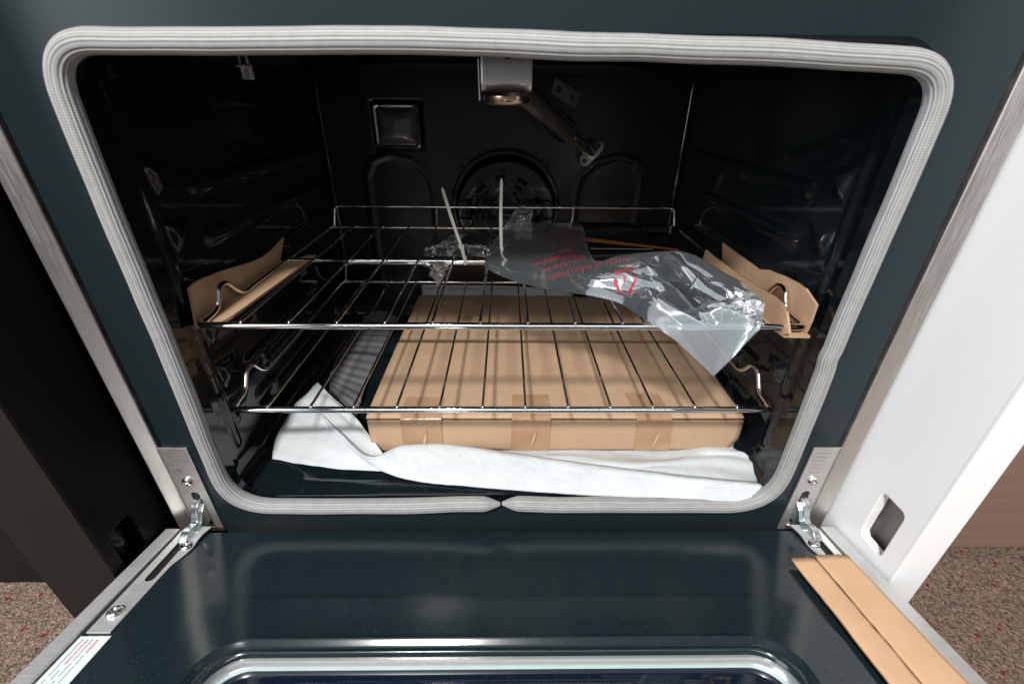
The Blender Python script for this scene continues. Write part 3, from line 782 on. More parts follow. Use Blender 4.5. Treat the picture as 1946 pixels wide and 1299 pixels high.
# ------------------------------------------------------------------ cardboard rack guards
def poly_plate(name, pts3, thick, mat, parent, bevel=.0003):
    """plate through a 3-D outline (roughly planar), given real thickness"""
    bm = bmesh.new(); vv = [bm.verts.new(p) for p in pts3]; f = bm.faces.new(vv)
    f.normal_update(); n = f.normal.copy()
    bmesh.ops.triangulate(bm, faces=[f])
    r = bmesh.ops.extrude_face_region(bm, geom=bm.faces[:])
    for e in r['geom']:
        if isinstance(e, bmesh.types.BMVert): e.co += n*thick
    bmesh.ops.recalc_face_normals(bm, faces=bm.faces)
    me = bpy.data.meshes.new(name); bm.to_mesh(me); bm.free(); me.materials.append(mat)
    return link(name, me, parent)
def flutes_on(name, pts, out, up, thick, parent):
    for a, b in zip(pts, pts[1:]): flutes(name, a, b, out, up, thick, parent)
def flutes(name, a, b, out, up, thick, parent, pitch=.0042):
    """corrugation seen on a cut edge: a zigzag medium between the liners"""
    n = int((b-a).length/pitch*2); pts = []
    vs, fs = [], []
    for i in range(n+1):
        p = a.lerp(b, i/n)+up*(thick*(.12 if i % 2 else .88))
        vs += [p+out*.0004, p+out*.0004+(b-a).normalized()*.0013, p-out*.004, p-out*.004+(b-a).normalized()*.0013]
    for i in range(n):
        k = i*4; fs += [(k, k+1, k+5, k+4), (k, k+2, k+6, k+4)]
    return mk(name, vs, fs, M_CARDE, parent, smooth=False)
GL = empty('cardboard_guard', (-.308, .05, Z1), 'torn cardboard angle wrapped round the left side rail of upper rack', 'cardboard guard', 'cardboard guards on the upper rack')
xo = -.3085
edge_top = [(.0490, -.1885), (.0600, -.1865), (.0740, -.1872), (.0870, -.1890), (.0960, -.1895), (.1130, -.1920), (.1400, -.1965), (.165, -.2005), (.190, -.2030), (.215, -.2020), (.2572, -.1955)]
flap = [V((xo, y, z)) for y, z in edge_top]+[V((xo, .2330, -.2200)), V((xo, .230, -.2275)), V((xo, .0400, -.2290))]
poly_plate('upright_flap', flap, .0028, M_CARD, GL)
bot = [V((xo+.0004, .0395, -.2262)), V((-.2868, .0430, -.2262)), V((-.2830, .060, -.2262)), V((-.2818, .0795, -.2262)), V((-.2725, .2640, -.2262)), V((-.2860, .262, -.2262)), V((-.2935, .236, -.2262)), V((xo+.0004, .232, -.2262))]
poly_plate('base_flap', bot, .0030, M_CARD, GL)
flutes_on('fluted_edge', [V((-.2830, .060, -.2262)), V((-.2818, .0795, -.2262)), V((-.2725, .2640, -.2262))], V((1, 0, 0)), V((0, 0, 1)), .0030, GL)
flutes_on('fluted_edge', [V((xo, y, z)) for y, z in edge_top[5:]], V((0, 0, 1)), V((-1, 0, 0)), .0028, GL)
GR = empty('cardboard_guard', (.308, .05, Z1), 'cardboard channel folded round the right side rail of upper rack', 'cardboard guard', 'cardboard guards on the upper rack')
xo = .3085
edge_top = [(.0325, -.1965), (.0545, -.1888), (.0700, -.1880), (.0970, -.1900), (.1090, -.1920), (.1240, -.1935), (.1440, -.2000), (.247, -.1972)]
flap = [V((xo, y, z)) for y, z in edge_top]+[V((xo, .236, -.2190)), V((xo, .232, -.2280)), V((xo, .0335, -.2275)), V((xo, .0320, -.2150))]
poly_plate('upright_flap', flap, .0028, M_CARD, GR)
poly_plate('base_flap', [V((xo-.0005, .0275, -.2282)), V((.2830, .0290, -.2282)), V((.2800, .05, -.2282)), V((.2800, .24, -.2282)), V((xo-.0005, .232, -.2282))], .0028, M_CARD, GR)
xi = .2815
tops = [at(*p, 0, xi) for p in ((1341, 474), (1360, 490), (1400, 520), (1440, 545), (1470, 563), (1485, 576), (1494, 592))]
low = V((xi, .030, -.2280))
poly_plate('inner_flap', tops+[V((xi, tops[-1].y-.014, tops[-1].z-.017)), low, V((xi, .245, -.2280))], .0026, M_CARD, GR)
flutes_on('fluted_edge', tops, V((0, 0, 1)), V((1, 0, 0)), .0026, GR)
flutes_on('fluted_edge', [V((xo, y, z)) for y, z in edge_top[1:]], V((0, 0, 1)), V((-1, 0, 0)), .0028, GR)

# ------------------------------------------------------------------ long flat cardboard box
BX0, BX1, BY0, BY1, BZ0, BZ1 = -.1715, .3030, .0785, .4660, -.4250, -.3700
CB = empty('cardboard_box', ((BX0+BX1)/2, BY0, BZ0), 'flat brown cardboard box sealed with three strips of tape on oven floor', 'cardboard box')
SEAM = .2715
def flap_fn(ya, yb, tilt):
    def fn(u, v):
        x = BX0+(BX1-BX0)*u; y = ya+(yb-ya)*v
        z = BZ1-.0016-.0022*sstep(.012, 0, (y-BY0))*(1 if ya < .2 else 0)+.0006*noise.noise(V((x*9, y*9, tilt)))+tilt*v
        return V((x, y, z))
    return fn
lid = grid('top_flap', flap_fn(BY0+.001, SEAM-.0012, .0012), 40, 30, M_CARDB, CB); solid(lid, .0030, 0)
lid = grid('top_flap', flap_fn(SEAM+.0012, BY1, -.0008), 40, 30, M_CARDB, CB); solid(lid, .0030, 0)
# front wall: slightly bowed, its lower left corner sagging, the right end cut at a slant
def front(u, v):
    z = BZ0+(BZ1-.0058-BZ0)*v
    xl = BX0+.0015+.006*(1-v)*0; xr = BX1-.0005-.0085*sstep(.45, 0, v)
    x = xl+(xr-xl)*u
    z -= .0035*sstep(.10, 0, u)*(1-v)
    y = BY0+.0010-.0012*math.sin(PI*v)-.0010*v
    return V((x, y, z))
fw = grid('front_wall', front, 60, 10, M_CARDB, CB); solid(fw, .003, 0)
vs, fs = [], []
n = int((BX1-BX0)/.0022)
for i in range(n+1):      # ragged fluted lip where the lid meets the front
    x = BX0+.001+(BX1-BX0-.002)*i/n; j = random.uniform(-.0004, .0005)
    vs += [V((x, BY0+.0002+j, BZ1-.0060)), V((x, BY0+.0002+j, BZ1-.0046+j)), V((x, BY0+.004, BZ1-.0046)), V((x, BY0+.004, BZ1-.0060))]
for i in range(n):
    k = i*4
    if random.random() < .8: fs += [(k, k+4, k+5, k+1), (k+1, k+5, k+6, k+2)]
mk('fluted_lip', vs, fs, M_CARDE, CB, smooth=False)
box('side_wall', (BX0, BY0+.003, BZ0), (BX0+.003, BY1-.003, BZ1-.0035), M_CARDB, CB, .0004)
box('side_wall', (BX1-.0035, BY0+.003, BZ0), (BX1-.0005, BY1-.003, BZ1-.0035), M_CARDB, CB, .0004)
box('back_wall', (BX0, BY1-.003, BZ0), (BX1, BY1, BZ1-.0035), M_CARDB, CB, .0004)
box('bottom_panel', (BX0+.0032, BY0+.003, BZ0), (BX1-.0036, BY1-.0032, BZ0+.003), M_CARDB, CB, .0004)
for xc, hw, yl, skew in ((-.1035, .0255, .040, .0), (.0345, .0245, .046, .001), (.1890, .0225, .050, -.004)):
    path = [(BY0+yl, BZ1+.0006), (BY0+yl*.5, BZ1+.0007), (BY0+.006, BZ1+.0006), (BY0+.001, BZ1-.0008), (BY0-.0030, BZ1-.0040), (BY0-.0032, BZ1-.020), (BY0-.0030, BZ0+.020), (BY0-.0022, BZ0+.0015)]
    pa = resample(fillet([V((0, a, b)) for a, b in path], .003, 4), .0014)
    na = len(pa)-1
    def tp_(u, v, pa=pa, na=na, xc=xc, hw=hw, skew=skew):
        i = v*na; k = min(na-1, int(i)); p = pa[k].lerp(pa[k+1], i-k)
        x = xc+hw*(2*u-1)+skew*(1-2*v)
        q = V((x, p.y, p.z))
        if v < .03: q.y += .006*noise.noise(V((u*6+xc*90, 1, 0)))
        b = .0005*max(0, noise.noise(V((x*140, p.y*90+p.z*70, 3))))
        return q+V((0, -b*(.3 if v < .45 else 1), b*(1 if v < .45 else .2)))
    T = grid('tape_strip', tp_, 26, na, M_TAPE, CB)
    # air bubble where the tape did not stick
    cx_ = xc+random.uniform(-.002, .008)
    grid('tape_bubble', lambda u, v: V((cx_+.0035*(v-.5)*4*u*(1-u)+.006*(u-.5), BY0-.0040-.0006*math.sin(PI*v), BZ0+.006+.030*u)), 14, 4, M_TAPEC, T)
for xc in (-.150+.0, -.0300):
    grid('tape_strip', lambda u, v: V((xc-.019+.05*u, BY1-.062+.060*v, BZ1+.0010+.0003*noise.noise(V((u*6, v*6, xc*30))))), 12, 12, M_TAPE, CB)

# ------------------------------------------------------------------ foam sheets
FS = empty('foam_sheet', (.05, .06, ZF), 'white packing foam sheet crumpled out from under the cardboard box', 'foam sheet')
def interp_lin(rows, u):
    n = len(rows[0])-1; x = u*n; i = min(n-1, int(x)); return [r[i].lerp(r[i+1], x-i) for r in rows]
def interp_bag(u, v):
    a = interp(BR, u, v); k = sstep(.55, .68, u)
    if k <= 0: return a
    col = interp_lin(BR, u)
    return a.lerp(interp([[q, q] for q in col], 0, v), k)
def ridge_line(x):
    return 1-abs((x*.5 % 1)-.5)*14 if noise.noise(V((math.floor(x*.5)*3.7, 1.3, 0))) > 0 else 0
def interp(rows, u, v):
    """rows: list of 3-D polylines of equal length; smooth Catmull-Rom in both directions"""
    def cr(ps, t):
        n = len(ps)-1; x = t*n; i = min(n-1, int(x)); f = x-i
        p1, p2 = ps[i], ps[i+1]; p0 = ps[i-1] if i else p1*2-p2; p3 = ps[i+2] if i+2 <= n else p2*2-p1
        return .5*((2*p1)+(p2-p0)*f+(2*p0-5*p1+4*p2-p3)*f*f+(3*p1-p0-3*p2+p3)*f**3)
    return cr([cr(r, u) for r in rows], v)
def A(px, py, z): return at(px, py, 2, z)
ZS = ZF+.0050
# left corner: a loose triangular tongue
rows = [[A(518, 872, ZS+.001), A(580, 883, ZS+.001), A(650, 892, ZS+.001), A(740, 896, ZS+.001)],
        [A(523, 838, ZS+.010), A(590, 845, ZS+.013), A(655, 856, ZS+.014), A(735, 872, ZS+.010)],
        [A(550, 785, ZS+.020), A(600, 790, ZS+.026), A(648, 800, ZS+.026), A(712, 840, ZS+.018)],
        [A(562, 768, ZS+.026), A(597, 757, ZS+.032), A(625, 760, ZS+.034), A(672, 790, ZS+.028)],
        [A(598, 733, ZS+.032), A(601, 730, ZS+.034), A(604, 728, ZS+.035), A(608, 733, ZS+.036)]]
s1 = grid('corner_tongue', lambda u, v: interp(rows, u, v)+V((0, 0, .0012*noise.noise(V((u*7, v*5, 0)))+.0007*math.sin(v*26+u*2))), 50, 50, M_FOAM, FS); solid(s1, .0016, 0)
# front roll: folded band, fat and rounded at the front
top_px = [(609, 784), (650, 826), (700, 868), (760, 850), (830, 846), (900, 853), (1000, 868), (1100, 882), (1200, 895), (1320, 909), (1447, 921)]
bot_px = [(612, 790), (652, 838), (706, 882), (760, 906), (820, 917), (900, 924), (1000, 932), (1100, 939), (1200, 944), (1320, 950), (1444, 957)]
zt_ = [.030, .024, .019, .020, .020, .020, .019, .019, .018, .018, .018]
zb_ = [.028, .016, .007, .003, .002, .002, .002, .002, .002, .002, .002]
R0 = [A(*p, ZS+h) for p, h in zip(top_px, zt_)]; R3 = [A(*p, ZS+h) for p, h in zip(bot_px, zb_)]
R1 = [a.lerp(b, .33)+V((0, -.001, .0022)) for a, b in zip(R0, R3)]
R2 = [a.lerp(b, .70)+V((0, -.002, .0022)) for a, b in zip(R0, R3)]
R4 = [b+V((0, .02, -.001)) for b in R3]
Rm = [a+V((0, .012, -.008)) for a in R0]
s2 = grid('front_fold', lambda u, v: interp([Rm, R0, R1, R2, R3, R4], u, v)+V((0, .0, .0008*noise.noise(V((u*16, v*4, 5)))+.0005*noise.noise(V((u*60, v*9, 2)))+.0009*max(0, ridge_line(u*9+v*1.4)))), 220, 60, M_FOAM, FS); solid(s2, .0014, 0)
# the layer between the fold and the box, wavy
U0 = [A(*p, ZS+h) for p, h in zip([(860, 858), (960, 858), (1080, 858), (1180, 862), (1260, 862), (1340, 852), (1395, 850)], [.003, .003, .005, .002, .002, .008, .010])]
U1 = [A(*p, ZS+h) for p, h in zip([(860, 868), (960, 868), (1080, 870), (1180, 879), (1260, 878), (1350, 866), (1424, 868)], [.005, .007, .009, .011, .009, .008, .009])]
U2 = [A(*p, ZS+h) for p, h in zip([(860, 880), (960, 880), (1080, 884), (1180, 892), (1260, 890), (1355, 886), (1434, 890)], [.004, .005, .006, .008, .009, .007, .006])]
U3 = [A(*p, ZS+h) for p, h in zip([(860, 900), (960, 905), (1080, 910), (1180, 915), (1260, 920), (1360, 924), (1441, 930)], [.002, .002, .002, .002, .002, .002, .002])]
U00 = [p+V((0, .05, -.006)) for p in U0]
s3 = grid('under_layer', lambda u, v: interp([U00, U0, U1, U2, U3], u, v)+V((0, 0, .0010*noise.noise(V((u*9, v*6, 9)))+.0009*math.sin(u*10-v*22)*sstep(.3, .8, u))), 110, 44, M_FOAM, FS); solid(s3, .0016, 0)
# flat layer beneath the box and the lip that rises behind it
s4 = grid('floor_layer', lambda u, v: V((-.160+.45*u, .05+.41*v, ZS+.0012+.0016*noise.noise(V((u*6, v*6, 2)))*(1 if v < .1 else .2))), 30, 30, M_FOAM, FS); solid(s4, .0014, 0)
lipx = [(801, 541), (880, 542), (960, 543), (1040, 548), (1090, 560)]
L1 = [at(*p, 1, .4735) for p in lipx]
L0 = [V((p.x, .4705, ZS+.001)) for p in L1]; L05 = [V((p.x, .4715, -.375)) for p in L1]
s5 = grid('back_lip', lambda u, v: interp([L0, L05, L1], u, v)+V((0, .0012*noise.noise(V((u*8, v*3, 4))), 0)), 40, 16, M_FOAM, FS); solid(s5, .0016, 0)

GF = grid('foam_strip', lambda u, v: interp([[A(625, 745, ZS+.004), A(650, 765, ZS+.006), A(678, 790, ZS+.003)], [A(632, 700, ZS+.004), A(662, 705, ZS+.012), A(702, 712, ZS+.003)], [A(660, 645, ZS+.004), A(692, 645, ZS+.013), A(735, 645, ZS+.003)], [A(690, 600, ZS+.004), A(722, 600, ZS+.012), A(760, 600, ZS+.003)], [A(640, 562, ZS+.004), A(715, 562, ZS+.008), A(800, 562, ZS+.004)]], u, v)+V((0, 0, .0011*math.sin(v*120+2*u))), 24, 200, M_FOAMG)
solid(GF, .0014, 0)
tag(GF, 'dark grey ribbed foam strip lying left of the cardboard box', 'foam strip')

# ------------------------------------------------------------------ crinkle-wrapped parcel on the upper rack
ZR = Z1+.0056
PK = empty('wrapped_parcel', (-.066, .25, ZR), 'small black parcel in crinkled clear wrap with a grey label on upper rack', 'parcel')
c = [A(806, 482, ZR+.004), A(930, 487, ZR+.004), A(925, 446, ZR+.012), A(858, 441, ZR+.012)]
c[0].y = c[1].y = .2345
def parcel(amp, zo, sc):
    def fn(u, v):
        # v: front skirt (0-.25), top (.25-.9), back skirt
        p = (c[0].lerp(c[1], u)).lerp(c[3].lerp(c[2], u), sstep(.22, .92, v))
        h = .012*sstep(.0, .25, v)*sstep(1., .90, v)
        z = ZR+.0005+h+zo*min(1, v*6)
        n_ = (1.2-2.2*abs(noise.noise(V((u*6*sc, v*4.5*sc, 2.2*sc))))-.9*abs(noise.noise(V((u*15*sc, v*11*sc, 1.2*sc)))))*amp
        e = .006*(abs(2*u-1)**6)
        return V((p.x+n_*.3, p.y+n_*.4, max(ZR, z-e+n_)))
    return fn
grid('content', parcel(.0006, 0, 1.), 50, 40, M_DARKWRAP, PK)
cw = grid('clear_wrap', parcel(.0026, .0026, 2.0), 130, 100, M_CRINKLE, PK, sharp=25)
grid('label', lambda u, v: (A(831, 466, ZR+.0165).lerp(A(868, 462, ZR+.0165), u)).lerp(A(858, 446, ZR+.0165).lerp(A(888, 444, ZR+.0165), u), v), 2, 2, M_LABEL, PK)
for k in range(2):
    grid('label_bar', lambda u, v: (A(838+k*8, 463, ZR+.0168).lerp(A(841+k*8, 463, ZR+.0168), u)).lerp(A(864+k*8, 448, ZR+.0168).lerp(A(866+k*8, 448, ZR+.0168), u), v), 1, 1, M_INK, PK)
tl = [at(832, 500, 1, .2290), at(832, 515, 1, .2290), at(832, 528, 1, .2290), at(831, 541, 1, .2290)]
tvs, tfs, tuv = tube_data(resample(tl, .0012), lambda t: (.0135*(1-t)**.8+.0012)*(1+.25*math.sin(t*14)), 28, rib=lambda th, L: .22*math.sin(3*th+L*300)+.12*math.sin(7*th-L*500))
tvs = [V((v.x, tl[0].y+(v.y-tl[0].y)*.5, v.z)) for v in tvs]
mk('wrap_tail', tvs, tfs, M_CRINKLE, PK, sharp=30)
tvs2 = [V((tl[0].x+(v.x-tl[0].x)*.6, tl[0].y+(v.y-tl[0].y)*.6, v.z+.001)) for v in tvs]
mk('tail_core', tvs2, tfs, simple('grey_wrap_core', (.10, .10, .10), .4, 200, .5, .5), PK)

# ------------------------------------------------------------------ cable ties
def ribbon(name, pts, w, t, side, mat, parent, taper=True):
    pts = resample(pts, .0018); n = len(pts); vs, fs = [], []
    for i, p in enumerate(pts):
        tn = (pts[min(n-1, i+1)]-pts[max(0, i-1)]).normalized()
        s_ = (V(side)-tn*V(side).dot(tn)).normalized(); b_ = tn.cross(s_)
        ww = w*(1-.6*sstep(.94, 1, i/(n-1))) if taper else w
        tt = t*(1+.12*(i % 2))
        for a, c_ in ((-1, -1), (1, -1), (1, 1), (-1, 1)): vs.append(p+s_*a*ww/2+b_*c_*tt/2)
    for i in range(n-1):
        for k in range(4): a = i*4; fs.append((a+k, a+(k+1) % 4, a+4+(k+1) % 4, a+4+k))
    fs += [(3, 2, 1, 0), tuple((n-1)*4+k for k in range(4))]
    return mk(name, vs, fs, mat, parent, sharp=35)
def tie(label, tip, head, barx, y, loop_up=True):
    r = empty('cable_tie', (barx, y, Z1), label, 'cable tie', 'cable ties standing on the upper rack')
    bar = V((barx, .2334, Z1-.0005))
    loop = [head+V((0, 0, .001)), head.lerp(bar+V((0, -.0045, 0)), .6), bar+V((.0, -.0045, 0)), bar+V((.0, -.003, -.0046)), bar+V((0, .003, -.0046)), bar+V((0, .0045, .002)), head+V((.0, .0035, -.002))]
    if not loop_up: loop = [bar+V((0, -.0046, .004)), bar+V((0, -.0044, -.001)), bar+V((0, -.0025, -.0046)), bar+V((0, .003, -.0046)), bar+V((0, .0045, .001)), bar+V((0, .003, .0046))]
    ribbon('loop', fillet(loop, .004, 5), .0040, .0012, (1, 0, 0), M_TIE, r, False)
    mid = head.lerp(tip, .5)+V((-.0012, .001, 0))
    ribbon('tail', fillet([head-V((0, 0, .001)), mid, tip], .05, 8), .0040, .0012, (1, .0, 0), M_TIE, r)
    h = box('head', head-V((.0034, .0030, .0026)), head+V((.0034, .0030, .0026)), M_TIE, r, .0007)
    return r
tie('cream cable tie leaning left, strapped round the wrapped parcel', at(840, 356, 1, .240), at(877, 468, 1, .2300), at(885, 498, 1, .2334).x, .2334)
tie('cream cable tie standing straight up beside the clear bag corner', at(953, 339, 1, .240), at(953, 484, 1, .2290), at(953, 500, 1, .2334).x, .2334, False)

# ------------------------------------------------------------------ dark packet (in the bag)
DPK = empty('document_packet', (.13, .33, ZR), 'flat dark packet with an orange edge lying beneath the bag on upper rack', 'packet')
q0 = [A(1100, 495, ZR+.0005), A(1310, 486, ZR+.0005), A(1285, 438, ZR+.0005), A(1095, 430, ZR+.0005)]
pkt = grid('cover', lambda u, v: (q0[0].lerp(q0[1], u)).lerp(q0[3].lerp(q0[2], u), v)+V((0, 0, .004+.002*math.sin(PI*u)*v+.0006*noise.noise(V((u*5, v*5, 0))))), 24, 24, M_BOOK, DPK); solid(pkt, .0035)
grid('orange_edge', lambda u, v: (A(1106, 458-8*v, ZR+.0125)).lerp(A(1290, 476-3*v, ZR+.0125), u)+V((0, 0, .0005*math.sin(PI*v))), 20, 3, M_ORANGE, DPK)
grid('pale_seam', lambda u, v: (A(1122, 473-1.2*v, ZR+.0120)).lerp(A(1240, 474-1.2*v, ZR+.0120), u), 20, 1, M_LABEL, DPK)
grid('label', lambda u, v: (A(1222+50*u, 441-12*v, ZR+.0125)), 4, 4, simple('dark_label', (.05, .052, .055), .4), DPK)

# ------------------------------------------------------------------ clear plastic bag with red print
PB = empty('plastic_bag', (.12, .15, ZR), 'crumpled clear plastic bag with red suffocation warning draped over upper rack', 'plastic bag')
cols = [  # back edge, back height, front edge, front height (height None = the part hanging in front of the rail)
    ((922, 486), .003, (921, 509), .001), ((946, 448), .010, (953, 525), .003), ((975, 424), .016, (980, 535), .003), ((1020, 424), .018, (1010, 543), .003), ((1062, 425), .016, (1040, 550), .003),
    ((1104, 426), .012, (1079, 556), .002), ((1126, 491), .020, (1122, 562), .002), ((1170, 487), .027, (1172, 574), .001), ((1214, 481), .032, (1204, 593), .001), ((1252, 478), .036, (1244, 619), .001),
    ((1290, 476), .038, (1284, 647), None), ((1322, 485), .034, (1320, 680), None), ((1374, 516), .028, (1356, 715), None), ((1410, 536), .022, (1391, 681), None), ((1442, 572), .014, (1428, 641), None), ((1446, 616), .006, (1444, 626), None)]
Bk, Md1, Md2, Md3, Ft = [], [], [], [], []
for (pb, hb, pf, hf) in cols:
    b_ = A(*pb, ZR+hb)
    if hf is None:
        f_ = at(*pf, 1, .0185)
        rail_ = V((f_.x*.25+b_.x*.75, .033, Z1+.0075))
        rx = b_.lerp(f_, .72).x
        m3 = V((rx, .0300, Z1+.0085))
        if b_.y < .05: m3 = b_.lerp(f_, .7)
        m1 = b_.lerp(m3, .34); m2 = b_.lerp(m3, .70)
        m1.z = max(m1.z, ZR+.010); m2.z = max(m2.z, ZR+.006)
    else:
        f_ = A(*pf, ZR+hf); m1 = b_.lerp(f_, .3); m2 = b_.lerp(f_, .6); m3 = b_.lerp(f_, .85)
        m1.z = max(m1.z, ZR+hb*.9+.002); m2.z = ZR+hb*.5+.008; m3.z = ZR+.006+hb*.2
    Bk.append(b_); Md1.append(m1); Md2.append(m2); Md3.append(m3); Ft.append(f_)
BR = [Bk, Md1, Md2, Md3, Ft]
rb = random.Random(21)
FOLDS = []
for k in range(30):
    FOLDS.append((rb.uniform(.40, .99), rb.uniform(.05, .8), rb.uniform(-.9, 1.1), rb.uniform(.0035, .0085)*rb.choice((1, 1, -.7)), rb.uniform(.05, .14), rb.uniform(.10, .34)))
for k in range(7):
    FOLDS.append((rb.uniform(.05, .36), rb.uniform(.2, .9), rb.uniform(-.5, .6), rb.uniform(.001, .0025), rb.uniform(.07, .14), rb.uniform(.10, .22)))
for k in range(24):
    FOLDS.append((rb.uniform(.55, .97), rb.uniform(.2, .75), rb.uniform(-1.5, 1.5), rb.uniform(.0010, .0024), rb.uniform(.015, .04), rb.uniform(.04, .09)))
def bag(u, v, amp=1., zo=0.):
    p = interp_bag(u, v)
    edge = sstep(0, .05, v)*sstep(1, .96, v)*sstep(0, .03, u)*sstep(1, .97, u)
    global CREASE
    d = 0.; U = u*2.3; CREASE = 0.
    for fu, fv, an, a, w_, L in FOLDS:
        du, dv = U-fu*2.3, v-fv
        if abs(du) > .7 or abs(dv) > .7: continue
        c_, s_ = math.cos(an), math.sin(an)
        q = -s_*du+c_*dv; t = c_*du+s_*dv
        k = 1-abs(q)/w_
        if k > 0 and abs(t) < L:
            d += a*k*(1-(t/L)**2)
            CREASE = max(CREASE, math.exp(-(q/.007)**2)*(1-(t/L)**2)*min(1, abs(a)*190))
    d = d*edge*(1 if v < .7 else 1-.4*sstep(.7, 1, v))
    return p+V((-.15*d, -.35*d, d+zo))
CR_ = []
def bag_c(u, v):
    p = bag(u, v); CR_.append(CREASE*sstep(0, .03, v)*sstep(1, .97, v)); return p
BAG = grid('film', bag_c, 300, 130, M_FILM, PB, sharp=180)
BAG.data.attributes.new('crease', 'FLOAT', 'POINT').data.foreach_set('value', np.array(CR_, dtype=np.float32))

grid('film', lambda u, v: interp_bag(u, v)+V((0, .0015, -.004*sstep(0, .15, v)*sstep(1, .85, v)*(1 if u < .55 else .7))), 60, 30, M_FILM2, PB)
f0 = [at(946, 462, 1, .335), at(975, 432, 1, .345), at(1008, 428, 1, .35)]; f1 = [at(958, 430, 1, .34), at(978, 412, 1, .345), at(1012, 408, 1, .35)]; f2 = [at(974, 402, 1, .35), at(986, 389, 1, .352), at(1010, 398, 1, .352)]
grid('loose_corner', lambda u, v: interp([f0, f1, f2], u, v)+V((0, .002*noise.noise(V((u*4, v*4, 0))), 0)), 20, 20, film('clear_film_corner', .10, .2), PB)
# red print laid on the film: u runs left to right in the photograph, the lettering is upside down
def text_mesh(body, size):
    cu = bpy.data.curves.new('print', 'FONT'); cu.body = body; cu.size = size; cu.resolution_u = 3; cu.offset = -.012; cu.space_character = 1.12
    o = bpy.data.objects.new('print', cu); COL.objects.link(o)
    dg = bpy.context.evaluated_depsgraph_get(); me = bpy.data.meshes.new_from_object(o.evaluated_get(dg))
    vs = [v.co.copy() for v in me.vertices]; fs = [tuple(p.vertices) for p in me.polygons]
    bpy.data.objects.remove(o); bpy.data.meshes.remove(me); return vs, fs
def sight(p):
    q = p-CAM; w_ = q.dot(CF)
    return W_PX/2+F_PX*q.dot(CR)/w_, H_PX/2-F_PX*q.dot(CU)/w_
TAB = [(u_/60, v_/40)+sight(interp_bag(u_/60, v_/40)) for u_ in range(10, 45) for v_ in range(41)]
def on_film(px, py):
    u, v, _, _ = min(TAB, key=lambda t: (t[2]-px)**2+(t[3]-py)**2)
    for _ in range(3):
        x0_, y0_ = sight(interp_bag(u, v)); e = .002
        x1_, y1_ = sight(interp_bag(u+e, v)); x2_, y2_ = sight(interp_bag(u, v+e))
        a, b, c_, d = (x1_-x0_)/e, (x2_-x0_)/e, (y1_-y0_)/e, (y2_-y0_)/e
        det = a*d-b*c_
        if abs(det) < 1e-3: break
        u += max(-.03, min(.03, (d*(px-x0_)-b*(py-y0_))/det)); v += max(-.05, min(.05, (a*(py-y0_)-c_*(px-x0_))/det))
        u = min(.99, max(.01, u)); v = min(.995, max(.005, v))
    return bag(u, v)+V((0, -.0006, .0008))
def print_line(body, px, py, slope, bend, sx, sy, name='warning_text', up=(.12, 1.), mat=None):
    """upside-down line of print whose last letter stands at px, py"""
    vs, fs = text_mesh(body, 1.)
    w_ = max(v.x for v in vs); out = []
    for v in vs:
        dx = (w_-v.x)*sx
        out.append(on_film(px+dx+up[0]*v.y*sy, py-slope*dx+bend*dx*dx+up[1]*v.y*sy))
    return mk(name, out, fs, mat or M_RED, PB, smooth=False)
print_line('danger of suffocation,', 1043, 527, .40, .0011, 15.5, 14.5)
print_line('and children', 1034, 513, .47, .0018, 14, 12.5)
print_line('cribs or playpens.', 1010, 503, .36, .0016, 12.5, 11.5)
print_line('play any', 1047, 491, .30, .0020, 13, 11)
print_line('toy for', 1059, 480, .25, .0020, 12, 10)
print_line('the bag', 1053, 469, .18, .0020, 12, 10)
for i in range(7):
    body = ['tenir ce sac hors de la portee', 'des enfants ne pas utiliser', 'dans les lits et les parcs', 'ce sac plastique peut causer', 'la suffocation des enfants', 'avertissement a tous les', 'parents attention sac'][i]
    print_line(body, 1048+2.5*i, 459-5.2*i, .10, .0040, 4.6, 4.4, mat=M_REDD)
tri = [(1160, 527), (1213, 527), (1188, 562)]
vs, fs = [], []
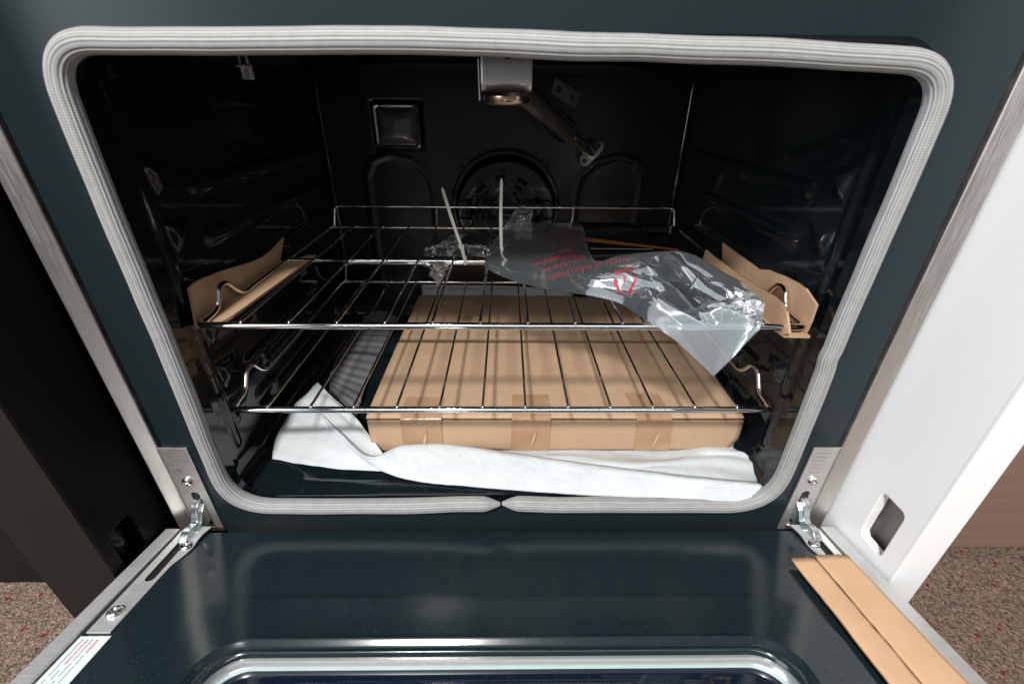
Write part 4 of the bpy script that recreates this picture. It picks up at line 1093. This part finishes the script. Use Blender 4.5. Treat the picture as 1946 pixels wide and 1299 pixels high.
for i in range(3):
    a, b = V((*tri[i], 0)), V((*tri[(i+1) % 3], 0)); d = b-a; nrm = V((-d.y, d.x, 0)).normalized()*1.9
    for t0_, t1_, w0, w1 in ((.14, .60, 1, 1), (.60, .88, 2.2, .1)):
        for k in range(5):
            ta, tb = t0_+(t1_-t0_)*k/5, t0_+(t1_-t0_)*(k+1)/5
            wa, wb = w0+(w1-w0)*k/5, w0+(w1-w0)*(k+1)/5
            q = [a+d*ta-nrm*wa, a+d*ta+nrm*wa, a+d*tb+nrm*wb, a+d*tb-nrm*wb]
            fs.append(tuple(len(vs)+j for j in range(4))); vs += [on_film(x.x, x.y) for x in q]
mk('recycling_mark', vs, fs, M_RED, PB, smooth=False)
print_line('4', 1183, 530, 0, 0, 14, 16, 'resin_code')
print_line('LDPE', 1176, 511, .05, 0, 12, 13, 'resin_code')

# ------------------------------------------------------------------ cardboard strip on the door
CS = empty('cardboard_strip', D(.33, .1, .003), 'folded brown cardboard strip lying along the right edge of open door', 'cardboard strip')
def strip(xa, xb, sa, sb, j, h):
    n = 60; L = []
    for i in range(n+1):
        s_ = sa+(sb-sa)*i/n
        L.append((xa+.0012*noise.noise(V((s_*22, j, 0)))+.0006*noise.noise(V((s_*120, j, 3))), s_))
    R_ = [(xb+.0010*noise.noise(V((s_*30, j+4, 0)))+.0005*noise.noise(V((s_*140, j+4, 3))), s_) for _, s_ in L]
    def fn(u, v):
        i = v*n; k = min(n-1, int(i)); f = i-k
        a = L[k][0]+(L[k+1][0]-L[k][0])*f; b = R_[k][0]+(R_[k+1][0]-R_[k][0])*f
        s_ = sa+(sb-sa)*v; x = a+(b-a)*u
        s_ += (.0012*noise.noise(V((u*5, j, 2)))) if v < .02 else 0
        return D(x, s_, h+.0012*noise.noise(V((s_*9, x*20, j)))*.6+.002*math.sin(PI*u)*.4)
    return fn
o1 = grid('inner_panel', strip(.3000, .3232, .0515, .49, 1, .0062), 8, 60, M_CARDD, CS); solid(o1, .003)
o2 = grid('outer_panel', strip(.3256, .3602, .0485, .49, 5, .0070), 10, 60, M_CARDD, CS); solid(o2, .003)
